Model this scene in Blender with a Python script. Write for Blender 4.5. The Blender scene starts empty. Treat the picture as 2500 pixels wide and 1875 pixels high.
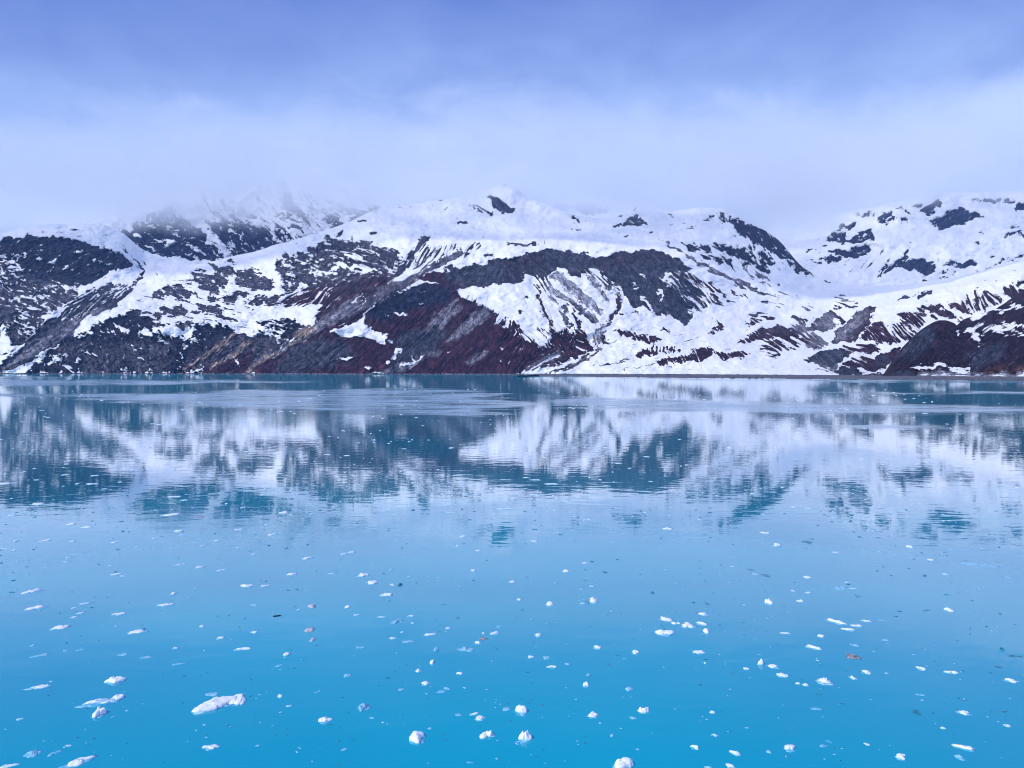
import bpy, math, random
import numpy as np

# ------------------------------------------------------------------ camera, sky, sun, exposure
sc = bpy.context.scene
COL = sc.collection
CAM_H = 22.0          # deck height above the water, metres
F = 1900.0            # focal length in units of a 2500-wide frame
HOR = 898.0
PITCH = math.atan((937.5 - HOR) / F)

cam_d = bpy.data.cameras.new('camera')
cam = bpy.data.objects.new('camera', cam_d)
COL.objects.link(cam)
cam_d.sensor_width = 36.0
cam_d.lens = 36.0 * F / 2500.0
cam_d.clip_start = 0.5
cam_d.clip_end = 120000.0
cam.location = (0, 0, CAM_H)
cam.rotation_euler = (math.radians(90) - PITCH, 0, 0)
sc.camera = cam

SUN_EL, SUN_AZ = math.radians(44), math.radians(238)     # azimuth clockwise from +Y (view direction)
world = bpy.data.worlds.new('World')
sc.world = world
world.use_nodes = True
wn, wl = world.node_tree.nodes, world.node_tree.links
wn.clear()
w_out = wn.new('ShaderNodeOutputWorld')
sky = wn.new('ShaderNodeTexSky')
sky.sky_type = 'NISHITA'
sky.sun_disc = False
sky.sun_elevation = SUN_EL
sky.sun_rotation = SUN_AZ
sky.air_density = 1.2
sky.dust_density = 0.4
sky.ozone_density = 2.0
bg_sky = wn.new('ShaderNodeBackground')
bg_sky.inputs[1].default_value = 0.09
wl.new(sky.outputs[0], bg_sky.inputs[0])
# overcast deck: an even veil of cloud, thicker and paler towards the horizon, at every azimuth alike
tc = wn.new('ShaderNodeTexCoord')
sep = wn.new('ShaderNodeSeparateXYZ'); wl.new(tc.outputs['Generated'], sep.inputs[0])
def wmath(op, a, b=None, c=None, clamp=False):
    n = wn.new('ShaderNodeMath'); n.operation = op; n.use_clamp = clamp
    for i, v in enumerate((a, b, c)):
        if v is None: continue
        if isinstance(v, (int, float)): n.inputs[i].default_value = v
        else: wl.new(v, n.inputs[i])
    return n.outputs[0]
zpos = wmath('MAXIMUM', sep.outputs[2], 0.0)
wmap = wn.new('ShaderNodeMapping'); wl.new(tc.outputs['Generated'], wmap.inputs[0])
wmap.inputs['Scale'].default_value = (1.0, 1.0, 2.2)
wmap.inputs['Location'].default_value = (0.35, 0.2, 0.1)
wnz = wn.new('ShaderNodeTexNoise'); wl.new(wmap.outputs[0], wnz.inputs[0])
wnz.inputs['Scale'].default_value = 3.2
wnz.inputs['Detail'].default_value = 7.0
wnz.inputs['Roughness'].default_value = 0.56
wnz.inputs['Distortion'].default_value = 0.3
elev = wmath('ADD', zpos, wmath('MULTIPLY', wmath('SUBTRACT', wnz.outputs[0], 0.5), 0.25))
ramp = wn.new('ShaderNodeValToRGB'); wl.new(elev, ramp.inputs[0])
SKY_STOPS = [(0.0, (0.31, 0.40, 0.63)), (0.19, (0.30, 0.39, 0.62)), (0.26, (0.215, 0.305, 0.57)), (0.31, (0.155, 0.235, 0.50)),
             (0.36, (0.108, 0.170, 0.425)), (0.43, (0.064, 0.115, 0.365)), (1.0, (0.060, 0.108, 0.35))]
cr = ramp.color_ramp
while len(cr.elements) < len(SKY_STOPS): cr.elements.new(0.5)
for e, (p, c) in zip(cr.elements, SKY_STOPS):
    e.position = p; e.color = (*c, 1)
bg_cloud = wn.new('ShaderNodeBackground')
bg_cloud.inputs[1].default_value = 1.0
wl.new(ramp.outputs[0], bg_cloud.inputs[0])
wmix = wn.new('ShaderNodeMixShader'); wmix.inputs[0].default_value = 0.9
wl.new(bg_sky.outputs[0], wmix.inputs[1]); wl.new(bg_cloud.outputs[0], wmix.inputs[2])
wl.new(wmix.outputs[0], w_out.inputs[0])

sun_d = bpy.data.lights.new('sun', 'SUN')
sun = bpy.data.objects.new('sun', sun_d); COL.objects.link(sun)
sun_d.energy = 1.5
sun_d.angle = math.radians(10)
sun_d.color = (1.0, 0.97, 0.94)
sun.rotation_euler = (math.pi / 2 - SUN_EL, 0, -SUN_AZ + math.pi)

sc.view_settings.view_transform = 'Standard'
sc.view_settings.look = 'None'
sc.view_settings.gamma = 1.0
sc.view_settings.use_curve_mapping = False
sc.view_settings.exposure = 0.9
sc.render.engine = 'CYCLES'
sc.cycles.use_denoising = True
sc.cycles.max_bounces = 8
sc.cycles.volume_bounces = 5
sc.cycles.volume_step_rate = 1.0
sc.cycles.volume_max_steps = 64
sc.cycles.filter_width = 1.0
sc.cycles.denoising_prefilter = 'ACCURATE'
sc.cycles.use_adaptive_sampling = True
sc.cycles.adaptive_threshold = 0.02

# ------------------------------------------------------------------ helpers
CP, SP = math.cos(PITCH), math.sin(PITCH)
def ray(px, py):
    """slope of the sight line through a point of the frame: sideways and up per metre forward"""
    u = (np.asarray(px, float) - 1250.0) / F
    v = -(np.asarray(py, float) - 937.5) / F
    fwd = CP + v * SP
    return u / fwd, (v * CP - SP) / fwd
def project(x, y, z):
    dz = z - CAM_H
    depth = y * CP - dz * SP
    up = y * SP + dz * CP
    return 1250.0 + F * x / depth, 937.5 - F * up / depth
def on_water(px, py):
    a, b = ray(px, py)
    y = -CAM_H / b
    return a * y, y

rng = np.random.RandomState(7)
_perm = rng.permutation(256).astype(np.int32)
_perm = np.concatenate([_perm, _perm, _perm])
_g = rng.rand(256) * 2 * np.pi
_gx, _gy = np.cos(_g).astype(np.float32), np.sin(_g).astype(np.float32)
def perlin(x, y, seed=0):
    x = np.asarray(x, np.float32); y = np.asarray(y, np.float32)
    xi = np.floor(x).astype(np.int32); yi = np.floor(y).astype(np.int32)
    xf = x - xi; yf = y - yi
    u = xf * xf * xf * (xf * (xf * 6 - 15) + 10); v = yf * yf * yf * (yf * (yf * 6 - 15) + 10)
    def g(ix, iy, dx, dy):
        h = _perm[_perm[(ix + seed * 37) & 255] + ((iy + seed * 11) & 255)]
        return _gx[h] * dx + _gy[h] * dy
    a = g(xi, yi, xf, yf); b = g(xi + 1, yi, xf - 1, yf)
    c = g(xi, yi + 1, xf, yf - 1); d = g(xi + 1, yi + 1, xf - 1, yf - 1)
    return (a + u * (b - a)) * (1 - v) + (c + u * (d - c)) * v
def fbm(x, y, oct=4, seed=0, gain=0.5):
    s, a, f = 0.0, 1.0, 1.0
    for o in range(oct):
        s = s + a * perlin(x * f, y * f, seed + o * 3); a *= gain; f *= 2.03
    return s
def ridged(x, y, oct=4, seed=0):
    s, a, f = 0.0, 1.0, 1.0
    for o in range(oct):
        s = s + a * (1 - 2.4 * np.abs(perlin(x * f, y * f, seed + o * 5))); a *= 0.5; f *= 2.1
    return s
def smooth(a, b, x):
    t = np.clip((x - a) / (b - a), 0, 1)
    return t * t * (3 - 2 * t)

def tag(o, label=None, cat=None, group=None, kind=None):
    if label: o['label'] = label
    if cat: o['category'] = cat
    if group: o['group'] = group
    if kind: o['kind'] = kind
    return o
def mesh_obj(name, verts, faces, mat, parent=None, smooth_shade=True):
    me = bpy.data.meshes.new(name)
    verts = np.asarray(verts, np.float32)
    faces = np.asarray(faces, np.int32)
    n = faces.shape[1]
    me.vertices.add(len(verts)); me.vertices.foreach_set('co', verts.ravel())
    me.loops.add(faces.size); me.loops.foreach_set('vertex_index', faces.ravel())
    me.polygons.add(len(faces)); me.polygons.foreach_set('loop_start', np.arange(0, faces.size, n, dtype=np.int32))
    me.polygons.foreach_set('use_smooth', np.full(len(faces), smooth_shade))
    me.update(calc_edges=True)
    if mat: me.materials.append(mat)
    o = bpy.data.objects.new(name, me); COL.objects.link(o)
    if parent: o.parent = parent
    return o
def grid_faces(r, c):
    i = np.arange(r * c).reshape(r, c)
    return np.stack([i[:-1, :-1], i[:-1, 1:], i[1:, 1:], i[1:, :-1]], -1).reshape(-1, 4)
def add_attr(o, name, data):
    me = o.data
    if data.ndim == 2:
        at = me.attributes.new(name, 'FLOAT_COLOR', 'POINT')
        at.data.foreach_set('color', np.concatenate([data, np.ones((len(data), 1))], 1).astype(np.float32).ravel())
    else:
        at = me.attributes.new(name, 'FLOAT', 'POINT')
        at.data.foreach_set('value', data.astype(np.float32))
class NT:
    """small wrapper to write node trees briefly"""
    def __init__(self, name):
        self.m = bpy.data.materials.new(name); self.m.use_nodes = True
        self.t = self.m.node_tree; self.t.nodes.clear()
        self.out = self.t.nodes.new('ShaderNodeOutputMaterial')
    def n(self, typ, ins=None, **kw):
        nd = self.t.nodes.new(typ)
        for k, v in kw.items(): setattr(nd, k, v)
        for k, v in (ins or {}).items(): self.set(nd.inputs[k], v)
        return nd
    def set(self, sock, v):
        if isinstance(v, bpy.types.NodeSocket): self.t.links.new(v, sock)
        else: sock.default_value = v
    def math(self, op, a, b=None, clamp=False):
        nd = self.n('ShaderNodeMath', operation=op, use_clamp=clamp)
        self.set(nd.inputs[0], a)
        if b is not None: self.set(nd.inputs[1], b)
        return nd.outputs[0]
    def mix(self, f, a, b):
        nd = self.n('ShaderNodeMix', data_type='RGBA')
        self.set(nd.inputs[0], f); self.set(nd.inputs[6], a); self.set(nd.inputs[7], b)
        return nd.outputs[2]
    def mapr(self, v, a, b, c=0.0, d=1.0):
        nd = self.n('ShaderNodeMapRange', interpolation_type='SMOOTHSTEP')
        for i, q in enumerate((v, a, b, c, d)): self.set(nd.inputs[i], q)
        return nd.outputs[0]
    def noise(self, vec, scale, detail=4.0, rough=0.55, dist=0.0):
        nd = self.n('ShaderNodeTexNoise', {'Vector': vec, 'Scale': scale, 'Detail': detail, 'Roughness': rough, 'Distortion': dist})
        return nd.outputs[0]

# ------------------------------------------------------------------ what covers the slopes: rock and snow, traced by region
# each entry: group, cover of bare rock 0..1, rock kind, streak direction in degrees (None = none), outline
TINT = {  # albedo, cragginess
    'cliff': ((0.0187, 0.0192, 0.0313), 1.0),
    'navy': ((0.0158, 0.0185, 0.0350), 0.9),
    'grey': ((0.066, 0.062, 0.080), 0.9),
    'scree': ((0.145, 0.140, 0.165), 0.25),
    'maroon': ((0.034, 0.0115, 0.018), 0.25),
    'brown': ((0.042, 0.024, 0.030), 0.35),
    'slate': ((0.038, 0.040, 0.054), 0.4),
    'talus': ((0.27, 0.28, 0.32), 0.15),
    'scarp': ((0.0828, 0.0777, 0.0966), 0.25),
    'tan': ((0.250, 0.190, 0.160), 0.2),
    'rust': ((0.0612, 0.0259, 0.0184), 0.3),
    'umber': ((0.036, 0.028, 0.037), 0.35),
    'black': ((0.022, 0.0105, 0.014), 0.35),
}
S = 3.2531
TILE = {'A': 0, 'B': 620, 'C': 1240, 'D': 1860}
def P(tile, *pts):
    x0 = TILE[tile]
    a = np.array(pts, float).reshape(-1, 2)
    return np.stack([x0 + a[:, 0] / S, 420 + a[:, 1] / S], 1)
def E(tile, cx, cy, rx, ry, rot=0, n=11):
    t = np.linspace(0, 2 * np.pi, n, endpoint=False)
    k = 1 + 0.22 * np.sin(t * 2 + cx) + 0.15 * np.cos(3 * t + cy)
    x, y = rx * k * np.cos(t), ry * k * np.sin(t)
    r = math.radians(rot)
    return P(tile, *np.stack([cx + x * math.cos(r) - y * math.sin(r), cy + x * math.sin(r) + y * math.cos(r)], 1).ravel())
def L(tile, w, *pts):
    """a strip of width w along a line"""
    a = np.array(pts, float).reshape(-1, 2)
    d = np.gradient(a, axis=0); d /= np.linalg.norm(d, axis=1, keepdims=True) + 1e-9
    n = np.stack([-d[:, 1], d[:, 0]], 1)
    ww = w * np.interp(np.linspace(0, 1, len(a)), [0, .15, .85, 1], [0.4, 1, 1, 0.4])[:, None] / 2
    q = np.concatenate([a + n * ww, (a - n * ww)[::-1]])
    return P(tile, *q.ravel())
R = []
def r(grp, cov, tint, ang, poly, feather=5.0): R.append((grp, cov, tint, ang, poly, feather))

# --- left massif and the gully below it
r('M', .50, 'grey', 20, np.array([(-420, 640), (0, 640), (60, 670), (150, 690), (180, 720), (100, 790), (0, 830), (-420, 840)], float), 12)
r('M', .95, 'cliff', 25, np.array([(-420, 590), (-100, 585), (0, 590), (0, 640), (-200, 650), (-420, 640)], float))
r('M', .93, 'cliff', -25, P('A', 0,560, 30,530, 200,510, 240,495, 330,520, 440,505, 480,520, 620,530, 700,560, 760,580, 840,610, 900,640, 960,640, 1030,690, 1050,720, 1010,760, 950,780, 880,790, 800,830, 700,890, 600,905, 520,900, 470,860, 400,850, 330,890, 250,870, 180,830, 150,760, 0,660), 4)
r('M', .55, 'cliff', -35, P('A', 0,640, 150,700, 180,830, 60,860, 0,830), 8)
r('M', .60, 'grey', 30, P('A', 0,740, 150,800, 300,880, 480,880, 620,930, 640,1000, 560,1060, 480,1080, 400,1120, 330,1200, 280,1260, 200,1290, 100,1330, 0,1290), 8)
r('M', .88, 'grey', 25, P('A', 370,1020, 450,960, 560,950, 620,1000, 540,1040, 420,1090))
r('M', .92, 'grey', 25, P('A', 60,1250, 120,1240, 190,1290, 260,1290, 200,1360, 100,1390, 60,1330))
r('M', .88, 'grey', 25, P('A', 0,1000, 60,990, 110,1080, 100,1180, 40,1210, 0,1200))
r('M', .85, 'slate', 20, P('A', 200,840, 330,880, 400,850, 470,870, 420,900, 300,900))
for q in ((170,668,45,9,-15), (410,705,45,12,-25), (100,762,60,14,0), (300,685,35,9,-10), (520,770,40,8,-20), (620,640,30,8,10), (850,720,45,7,8), (740,690,22,6,0), (330,620,22,6,0)):
    r('M', .05, 'cliff', 0, E('A', *q), 3)
r('M', .62, 'slate', -33, P('A', 640,990, 760,910, 870,860, 930,880, 1010,890, 1050,930, 980,1000, 800,1100, 700,1140, 560,1170, 470,1170, 420,1170), 5)
r('M', .97, 'grey', -30, P('A', 1000,985, 940,1070, 700,1150, 640,1200, 560,1330, 480,1350, 300,1450, 200,1530, 40,1590, 0,1590, 0,1450, 160,1400, 280,1290, 300,1220, 420,1170, 560,1170, 800,1090, 950,1010))
r('M', .97, 'scree', -32, P('A', 560,1180, 800,1100, 930,1040, 880,1090, 700,1150, 600,1240, 400,1350, 300,1430, 150,1510, 60,1550, 200,1420, 380,1300), 8)
r('M', .10, 'scree', -28, P('A', 0,1530, 60,1500, 160,1400, 120,1395, 0,1460), 5)
r('M', .12, 'scree', -25, P('A', 60,1580, 200,1530, 240,1500, 230,1530, 180,1580), 4)
r('M', .04, 'scree', -60, P('A', 0,1220, 30,1210, 40,1330, 80,1390, 0,1420), 5)
r('M', 1.0, 'cliff', None, L('A', 17, 1060,680, 1110,740, 1126,790, 1100,850, 1050,905), 2)
r('M', .98, 'slate', None, L('A', 30, 1050,910, 1010,950, 970,1000, 930,1050, 850,1100), 3)
r('M', .60, 'navy', 50, L('A', 25, 960,560, 1010,610, 1040,660), 5)
r('M', .35, 'navy', 50, L('A', 18, 1110,690, 1180,760, 1240,820), 5)
r('M', .30, 'navy', 20, P('A', 420,480, 520,440, 720,440, 700,480, 520,500), 6)

# --- the terraces right of the gully and the cliffs over the water
r('M', .20, 'grey', 15, P('A', 930,1100, 1250,900, 1500,780, 1700,720, 2082,700, 2082,1300, 1600,1280, 1300,1230, 1000,1250), 12)
for q in ((1640,870,115,75,20), (1770,820,75,80,30), (1420,950,110,58,0), (1270,970,38,48,-60), (1960,860,95,70,10), (1310,1112,58,42,20), (1435,1100,80,42,10), (1680,1090,100,40,15), (1850,1000,78,42,-10), (1700,1012,60,22,10), (2030,1032,60,42,-20), (1100,1130,80,22,-15), (1800,1162,88,24,5), (1460,1220,62,38,15), (1290,1220,48,18,5), (1600,1240,60,40,10), (1690,740,60,18,25), (1830,720,50,12,10), (1080,1190,110,55,0), (1180,1220,60,40,10), (1520,960,40,14,20), (1940,970,40,14,20), (2010,790,70,24,15), (1250,1150,30,12,10), (1460,1030,30,10,10), (1560,1110,28,16,0)):
    r('M', .82, 'grey', 20, E('A', *q), 5)
r('M', .91, 'cliff', 60, P('A', 200,1600, 300,1490, 480,1360, 640,1290, 720,1230, 850,1170, 930,1140, 1080,1150, 1180,1180, 1200,1240, 1260,1290, 1380,1300, 1500,1310, 1560,1260, 1640,1220, 1760,1210, 1900,1280, 2082,1320, 2082,1600))
r('M', .94, 'grey', 65, P('A', 480,1420, 640,1380, 800,1420, 1000,1400, 1200,1350, 1350,1420, 1300,1560, 1000,1590, 700,1590, 520,1560), 14)
r('M', .96, 'grey', -40, P('A', 1500,1540, 1700,1400, 1900,1300, 2082,1340, 2082,1430, 1900,1450, 1700,1560), 12)
r('M', .97, 'maroon', -35, P('A', 1600,1600, 1800,1480, 2082,1400, 2082,1600), 10)
for q in ((1560,1500,90,8,-38), (1690,1420,110,9,-40), (1800,1350,100,8,-45), (1760,1500,90,7,-35), (1900,1420,80,7,-40)):
    r('M', .97, 'tan', -40, E('A', *q), 4)
for q, c in (((445,1490,50,75,70), .30), ((560,1560,60,30,20), .35), ((980,1252,55,22,10), .12), ((1180,1575,30,14,0), .15), ((1400,1480,12,60,-30), .35), ((1090,1400,60,7,25), .15), ((1580,1565,60,16,-20), .3), ((850,1270,50,10,-5), .2), ((700,1440,60,12,10), .3), ((660,1300,60,12,-30), .2), ((1160,1280,50,30,10), .15), ((1450,1430,14,60,20), .4), ((1270,1330,40,12,30), .3), ((1110,1480,40,8,20), .2), ((1550,1320,50,20,30), .2), ((1990,1280,30,22,30), .05), ((1880,1510,14,26,20), .1), ((1000,1560,40,10,0), .4), ((620,1500,30,20,0), .4)):
    r('M', c, 'cliff', 40, E('A', *q), 6)

# --- central massif: rocks under the snow crest, scarps and debris runs
r('M', .62, 'grey', 22, P('B', 180,720, 240,650, 480,590, 560,540, 660,520, 760,530, 850,560, 1000,580, 1160,630, 1170,680, 1200,740, 1150,820, 1000,900, 850,920, 700,900, 560,1040, 450,1060, 230,1080, 230,930, 170,760), 8)
for q in ((330,790,110,60,20), (560,640,70,40,20), (640,560,90,22,15), (880,570,100,20,8), (740,610,60,40,20), (420,880,110,60,10), (600,860,110,50,10), (950,720,80,50,20), (1060,680,80,60,20), (860,850,110,40,5)):
    r('M', .85, 'grey', 20, E('B', *q), 7)
for q in ((800,680,90,28,25), (830,760,70,24,15), (640,790,40,14,30), (700,740,40,22,30), (300,820,30,14,20), (560,790,30,12,20), (400,890,20,14,0), (740,892,28,14,0), (620,850,20,10,0), (330,1000,110,24,-28), (360,940,60,20,-30), (960,770,50,10,20)):
    r('M', .06, 'grey', 20, E('B', *q), 4)
r('M', .85, 'grey', 20, P('B', 0,820, 60,820, 140,860, 150,940, 40,945, 0,920))
r('M', .72, 'grey', -25, P('B', 60,1100, 80,1060, 0,1050, 0,980, 120,990, 210,970, 220,1060, 130,1080))
r('M', .66, 'maroon', -38, P('B', 220,1080, 260,990, 420,940, 560,900, 700,960, 640,1020, 560,1060, 470,1060, 330,1085), 6)
r('M', .06, 'scree', -30, P('B', 0,1060, 200,1080, 460,1060, 560,1060, 680,980, 690,1010, 600,1100, 480,1180, 430,1218, 360,1200, 300,1170, 160,1160, 0,1170), 5)
r('M', .45, 'cliff', 20, P('B', 0,1170, 160,1160, 300,1180, 250,1250, 200,1330, 0,1270), 6)
r('M', .85, 'cliff', 25, P('B', 230,1180, 330,1175, 410,1220, 340,1300, 220,1390, 200,1340, 240,1250), 5)
r('M', .92, 'grey', 30, P('B', 0,1290, 120,1300, 210,1350, 220,1420, 60,1510, 0,1540), 8)
r('M', .95, 'maroon', -40, P('B', 560,1040, 700,900, 900,850, 1100,840, 1000,940, 850,1040, 640,1180, 480,1200))
r('M', .95, 'brown', -35, P('B', 640,900, 800,870, 960,850, 900,920, 760,960, 620,1000), 10)
r('M', .92, 'slate', -52, P('B', 1330,520, 1400,500, 1340,600, 1250,760, 1180,800, 1140,800, 1200,700, 1290,590))
r('M', .45, 'slate', -48, P('B', 1340,600, 1500,600, 1640,560, 1640,620, 1400,760, 1250,800, 1200,790), 8)
r('M', .38, 'slate', -50, P('B', 1560,640, 1700,560, 1860,500, 1800,600, 1660,680), 10)
r('M', .97, 'scarp', 75, P('B', 1640,610, 1650,670, 1560,720, 1380,790, 1200,930, 1000,1040, 870,1110, 850,1080, 880,1030, 1000,930, 1100,860, 1160,870, 1280,800, 1350,740, 1450,720, 1580,640))
r('M', .96, 'brown', -38, P('B', 850,1090, 880,1120, 800,1180, 640,1240, 480,1300, 330,1390, 240,1430, 340,1300, 430,1222, 600,1110, 760,1010, 860,960))
r('M', .97, 'scree', -36, P('B', 860,1060, 800,1110, 640,1190, 480,1270, 300,1380, 200,1450, 60,1540, 0,1560, 0,1530, 150,1430, 300,1340, 430,1240, 600,1140, 760,1030, 840,990), 7)
r('M', .97, 'tan', -36, P('B', 440,1220, 480,1240, 400,1300, 300,1370, 340,1290))
r('M', .98, 'tan', -35, P('B', 200,1430, 60,1520, 0,1570, -60,1600, -30,1560, 100,1470))
r('M', .15, 'scree', -42, P('B', 750,1050, 800,1000, 880,970, 860,1000, 800,1040), 4)
r('M', .35, 'scree', -30, P('B', 1080,870, 1150,830, 1300,770, 1390,720, 1400,760, 1250,830, 1150,870), 6)
HILL = P('B', 0,1640, 0,1590, 100,1510, 300,1390, 480,1300, 600,1250, 800,1180, 880,1120, 1000,1050, 1150,960, 1260,900, 1340,820, 1420,800, 1560,810, 1590,790, 1510,760, 1600,745, 1700,740, 1840,720, 1860,690, 2082,690, 2082,880, 1940,885, 1750,910, 1630,920, 1650,990, 1750,1020, 1870,1060, 1940,1120, 1920,1200, 2000,1250, 2060,1340, 2082,1400, 2082,1640)
r('M', .99, 'maroon', -48, HILL, 3)
r('M', .99, 'slate', -50, P('B', 1500,790, 1840,720, 2082,700, 2082,870, 1700,900, 1600,860), 12)
r('M', .99, 'navy', -45, P('B', 900,1120, 1150,970, 1300,910, 1560,930, 1500,1020, 1250,1060, 1050,1160), 18)
r('M', .99, 'slate', -50, P('B', 1150,1320, 1400,1260, 1500,1290, 1420,1400, 1200,1500, 1120,1540, 1180,1420), 18)
r('M', .99, 'slate', -40, P('B', 300,1430, 500,1350, 700,1380, 750,1450, 600,1530, 400,1550, 200,1560), 22)
for w, *ln in ((26, 1370,1250, 1450,1170, 1530,1090, 1600,1020), (30, 1540,1350, 1650,1240, 1760,1160, 1860,1080), (20, 1470,1240, 1560,1130, 1640,1080), (22, 1620,1300, 1760,1200, 1900,1100), (16, 1250,1500, 1400,1450, 1480,1420), (30, 1000,1590, 1150,1560, 1300,1500), (14, 1700,1260, 1830,1150), (24, 1700,1520, 1800,1460, 1850,1420)):
    r('M', .98, 'scree', -45, L('B', w, *ln), 6)
for pl in ((880,1118, 885,1190, 960,1270, 1060,1280, 1040,1320, 1030,1370, 960,1340, 800,1300, 680,1310, 600,1255, 700,1248, 740,1215, 800,1190),
           (1060,1310, 1090,1315, 1125,1345, 1110,1360, 1070,1335), (1090,1100, 1130,1105, 1160,1125, 1230,1132, 1220,1142, 1150,1138, 1110,1122),
           (1250,895, 1320,865, 1450,860, 1460,875, 1380,880, 1300,900, 1260,905), (1135,1405, 1172,1412, 1150,1450, 1115,1492, 1080,1482, 1110,1440),
           (1150,1545, 1240,1490, 1270,1440, 1275,1490, 1370,1445, 1330,1480, 1240,1520, 1170,1548), (630,1492, 740,1475, 780,1480, 830,1487, 700,1494),
           (1310,1045, 1340,1042, 1340,1052, 1315,1056), (890,1555, 915,1535, 945,1545, 915,1562), (950,1590, 1000,1582, 1040,1598, 960,1600),
           (680,1230, 760,1205, 860,1195, 850,1210, 740,1235), (1320,945, 1360,955, 1340,960), (1160,962, 1190,950, 1180,965), (1040,1530, 1060,1500, 1080,1520), (1540,1440, 1560,1440, 1555,1452), (1030,1140, 1050,1130, 1046,1142)):
    r('M', .03, 'maroon', -30, P('B', *pl), 2.5)
r('M', .45, 'maroon', -60, P('B', 1900,1130, 1960,1110, 2082,1200, 2082,1330, 2000,1260, 1920,1210), 8)
for pl in ((1930,1400, 2000,1430, 2082,1450, 2082,1480, 1990,1440), (2040,1350, 2082,1380, 2082,1420, 2050,1390), (1960,1480, 1985,1500, 1980,1510)):
    r('M', .2, 'maroon', -60, P('B', *pl), 5)
r('M', .22, 'maroon', -55, P('B', 1640,950, 1760,1000, 1940,1080, 2082,1160, 2082,1220, 1940,1130, 1860,1070, 1700,1020), 6)
for q in ((850,390,50,16,0), (1650,395,38,12,8), (1870,645,45,14,10), (2050,575,45,14,5), (670,487,40,12,-15), (1540,290,18,5,0), (1480,225,18,8,0), (960,490,40,6,5)):
    r('M', .92, 'slate', 0, E('B', *q), 4)
r('M', .85, 'slate', 40, L('B', 65, 1860,180, 1930,240, 2010,290, 2070,325), 6)
r('M', .55, 'slate', 40, L('B', 50, 1730,250, 1800,300, 1890,340), 6)
r('M', .8, 'slate', 0, E('B', 1990,98, 25, 8), 3)

# --- dark bluff of the moraine above the snow apron
r('M', .06, 'maroon', 50, P('C', 0,890, 140,820, 330,900, 720,1200, 900,1060, 1300,1200, 1200,1350, 690,1390, 300,1270, 0,1170), 10)
BLUFF = P('C', -10,690, 60,690, 170,650, 290,620, 440,610, 540,640, 600,640, 660,660, 700,680, 760,680, 850,640, 960,630, 1080,620, 1180,605, 1260,640, 1330,680, 1400,720, 1450,780, 1400,790, 1290,760, 1250,800, 1230,860, 1290,930, 1420,1060, 1480,1150, 1400,1230, 1300,1140, 1180,1120, 1100,1090, 1000,1060, 950,1000, 880,920, 830,900, 760,830, 720,770, 640,770, 560,840, 500,800, 440,780, 380,770, 320,820, 250,830, 140,810, 100,870, -10,885)
r('M', .975, 'slate', 42, BLUFF, 4)
r('M', .98, 'umber', 70, P('C', 0,700, 170,660, 290,650, 250,740, 120,800, 0,860), 12)
r('M', .98, 'umber', 60, P('C', 680,690, 850,650, 1000,640, 1200,620, 1330,690, 1100,700, 900,720, 740,760), 12)
r('M', .62, 'slate', 41, P('C', 1250,760, 1340,760, 1450,800, 1560,900, 1660,1000, 1700,1060, 1600,1070, 1480,1150, 1380,1040, 1280,930), 6)
r('M', .55, 'brown', 41, P('C', 1380,800, 1500,860, 1640,980, 1680,1050, 1560,1000), 8)
r('M', .55, 'slate', 50, P('C', 560,760, 660,770, 760,830, 830,900, 800,940, 720,880, 620,840), 6)
r('M', .55, 'slate', 60, P('C', 140,815, 320,810, 350,900, 300,960, 220,900), 7)
r('M', .97, 'talus', 48, P('C', 330,830, 400,790, 470,850, 600,960, 700,1040, 770,1130, 740,1150, 640,1080, 560,1020, 470,940, 380,870), 4)
r('M', .85, 'talus', 48, P('C', 330,900, 430,960, 560,1050, 700,1140, 730,1190, 690,1215, 620,1140, 500,1060, 400,1000, 340,960), 4)
r('M', .92, 'talus', 52, L('C', 50, 660,820, 700,900, 760,980, 810,1050), 4)
r('M', .9, 'talus', 75, L('C', 34, 830,910, 860,970, 880,1040), 4)
r('M', .8, 'talus', 60, L('C', 40, 320,920, 350,1000, 400,1060), 4)
r('M', .80, 'slate', 50, L('C', 30, 520,1060, 600,1140, 680,1200), 4)
for w, *ln in ((36, 250,940, 245,1010, 270,1080, 330,1160, 352,1240), (34, 880,960, 885,1060, 830,1160, 775,1240, 755,1300, 790,1360, 830,1392), (26, 545,1160, 560,1230, 600,1290), (18, 700,1215, 705,1280, 690,1340, 700,1400), (16, 500,1050, 520,1130, 560,1200)):
    r('M', .85, 'brown', 60, L('C', w, *ln), 4)
r('M', .9, 'scarp', 60, L('C', 55, 470,1050, 430,1110, 460,1170, 510,1235), 4)
r('M', .7, 'talus', 60, L('C', 34, 770,1190, 730,1260, 725,1330, 715,1400), 5)
for q in ((100,1100,16,14), (150,1000,14,6), (620,950,8,6), (590,1030,12,6), (900,1130,26,10), (780,1290,14,30), (1020,1110,30,12)):
    r('M', .8, 'brown', 30, E('C', *q), 3)
for q in ((1080,820,26,12,35), (1215,960,12,50,-20), (1080,1030,20,45,-30), (1150,1090,16,60,-40), (1250,880,14,60,-50), (1310,880,14,60,-50), (840,860,8,24,0), (400,790,12,30,-40), (1010,900,10,18,0)):
    r('M', .08, 'slate', 45, E('C', *q), 3)
r('M', .72, 'maroon', -60, P('C', 0,1180, 100,1200, 160,1280, 340,1270, 380,1300, 470,1240, 560,1290, 590,1330, 640,1360, 690,1390, 620,1450, 520,1470, 380,1540, 280,1550, 150,1570, 0,1600), 8)
r('M', .93, 'maroon', -50, P('C', 0,1300, 100,1330, 200,1400, 310,1470, 240,1510, 100,1580, 0,1620), 8)
r('M', .30, 'maroon', 50, P('C', 100,1230, 240,1220, 420,1260, 340,1360, 250,1400, 140,1330), 8)
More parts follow.
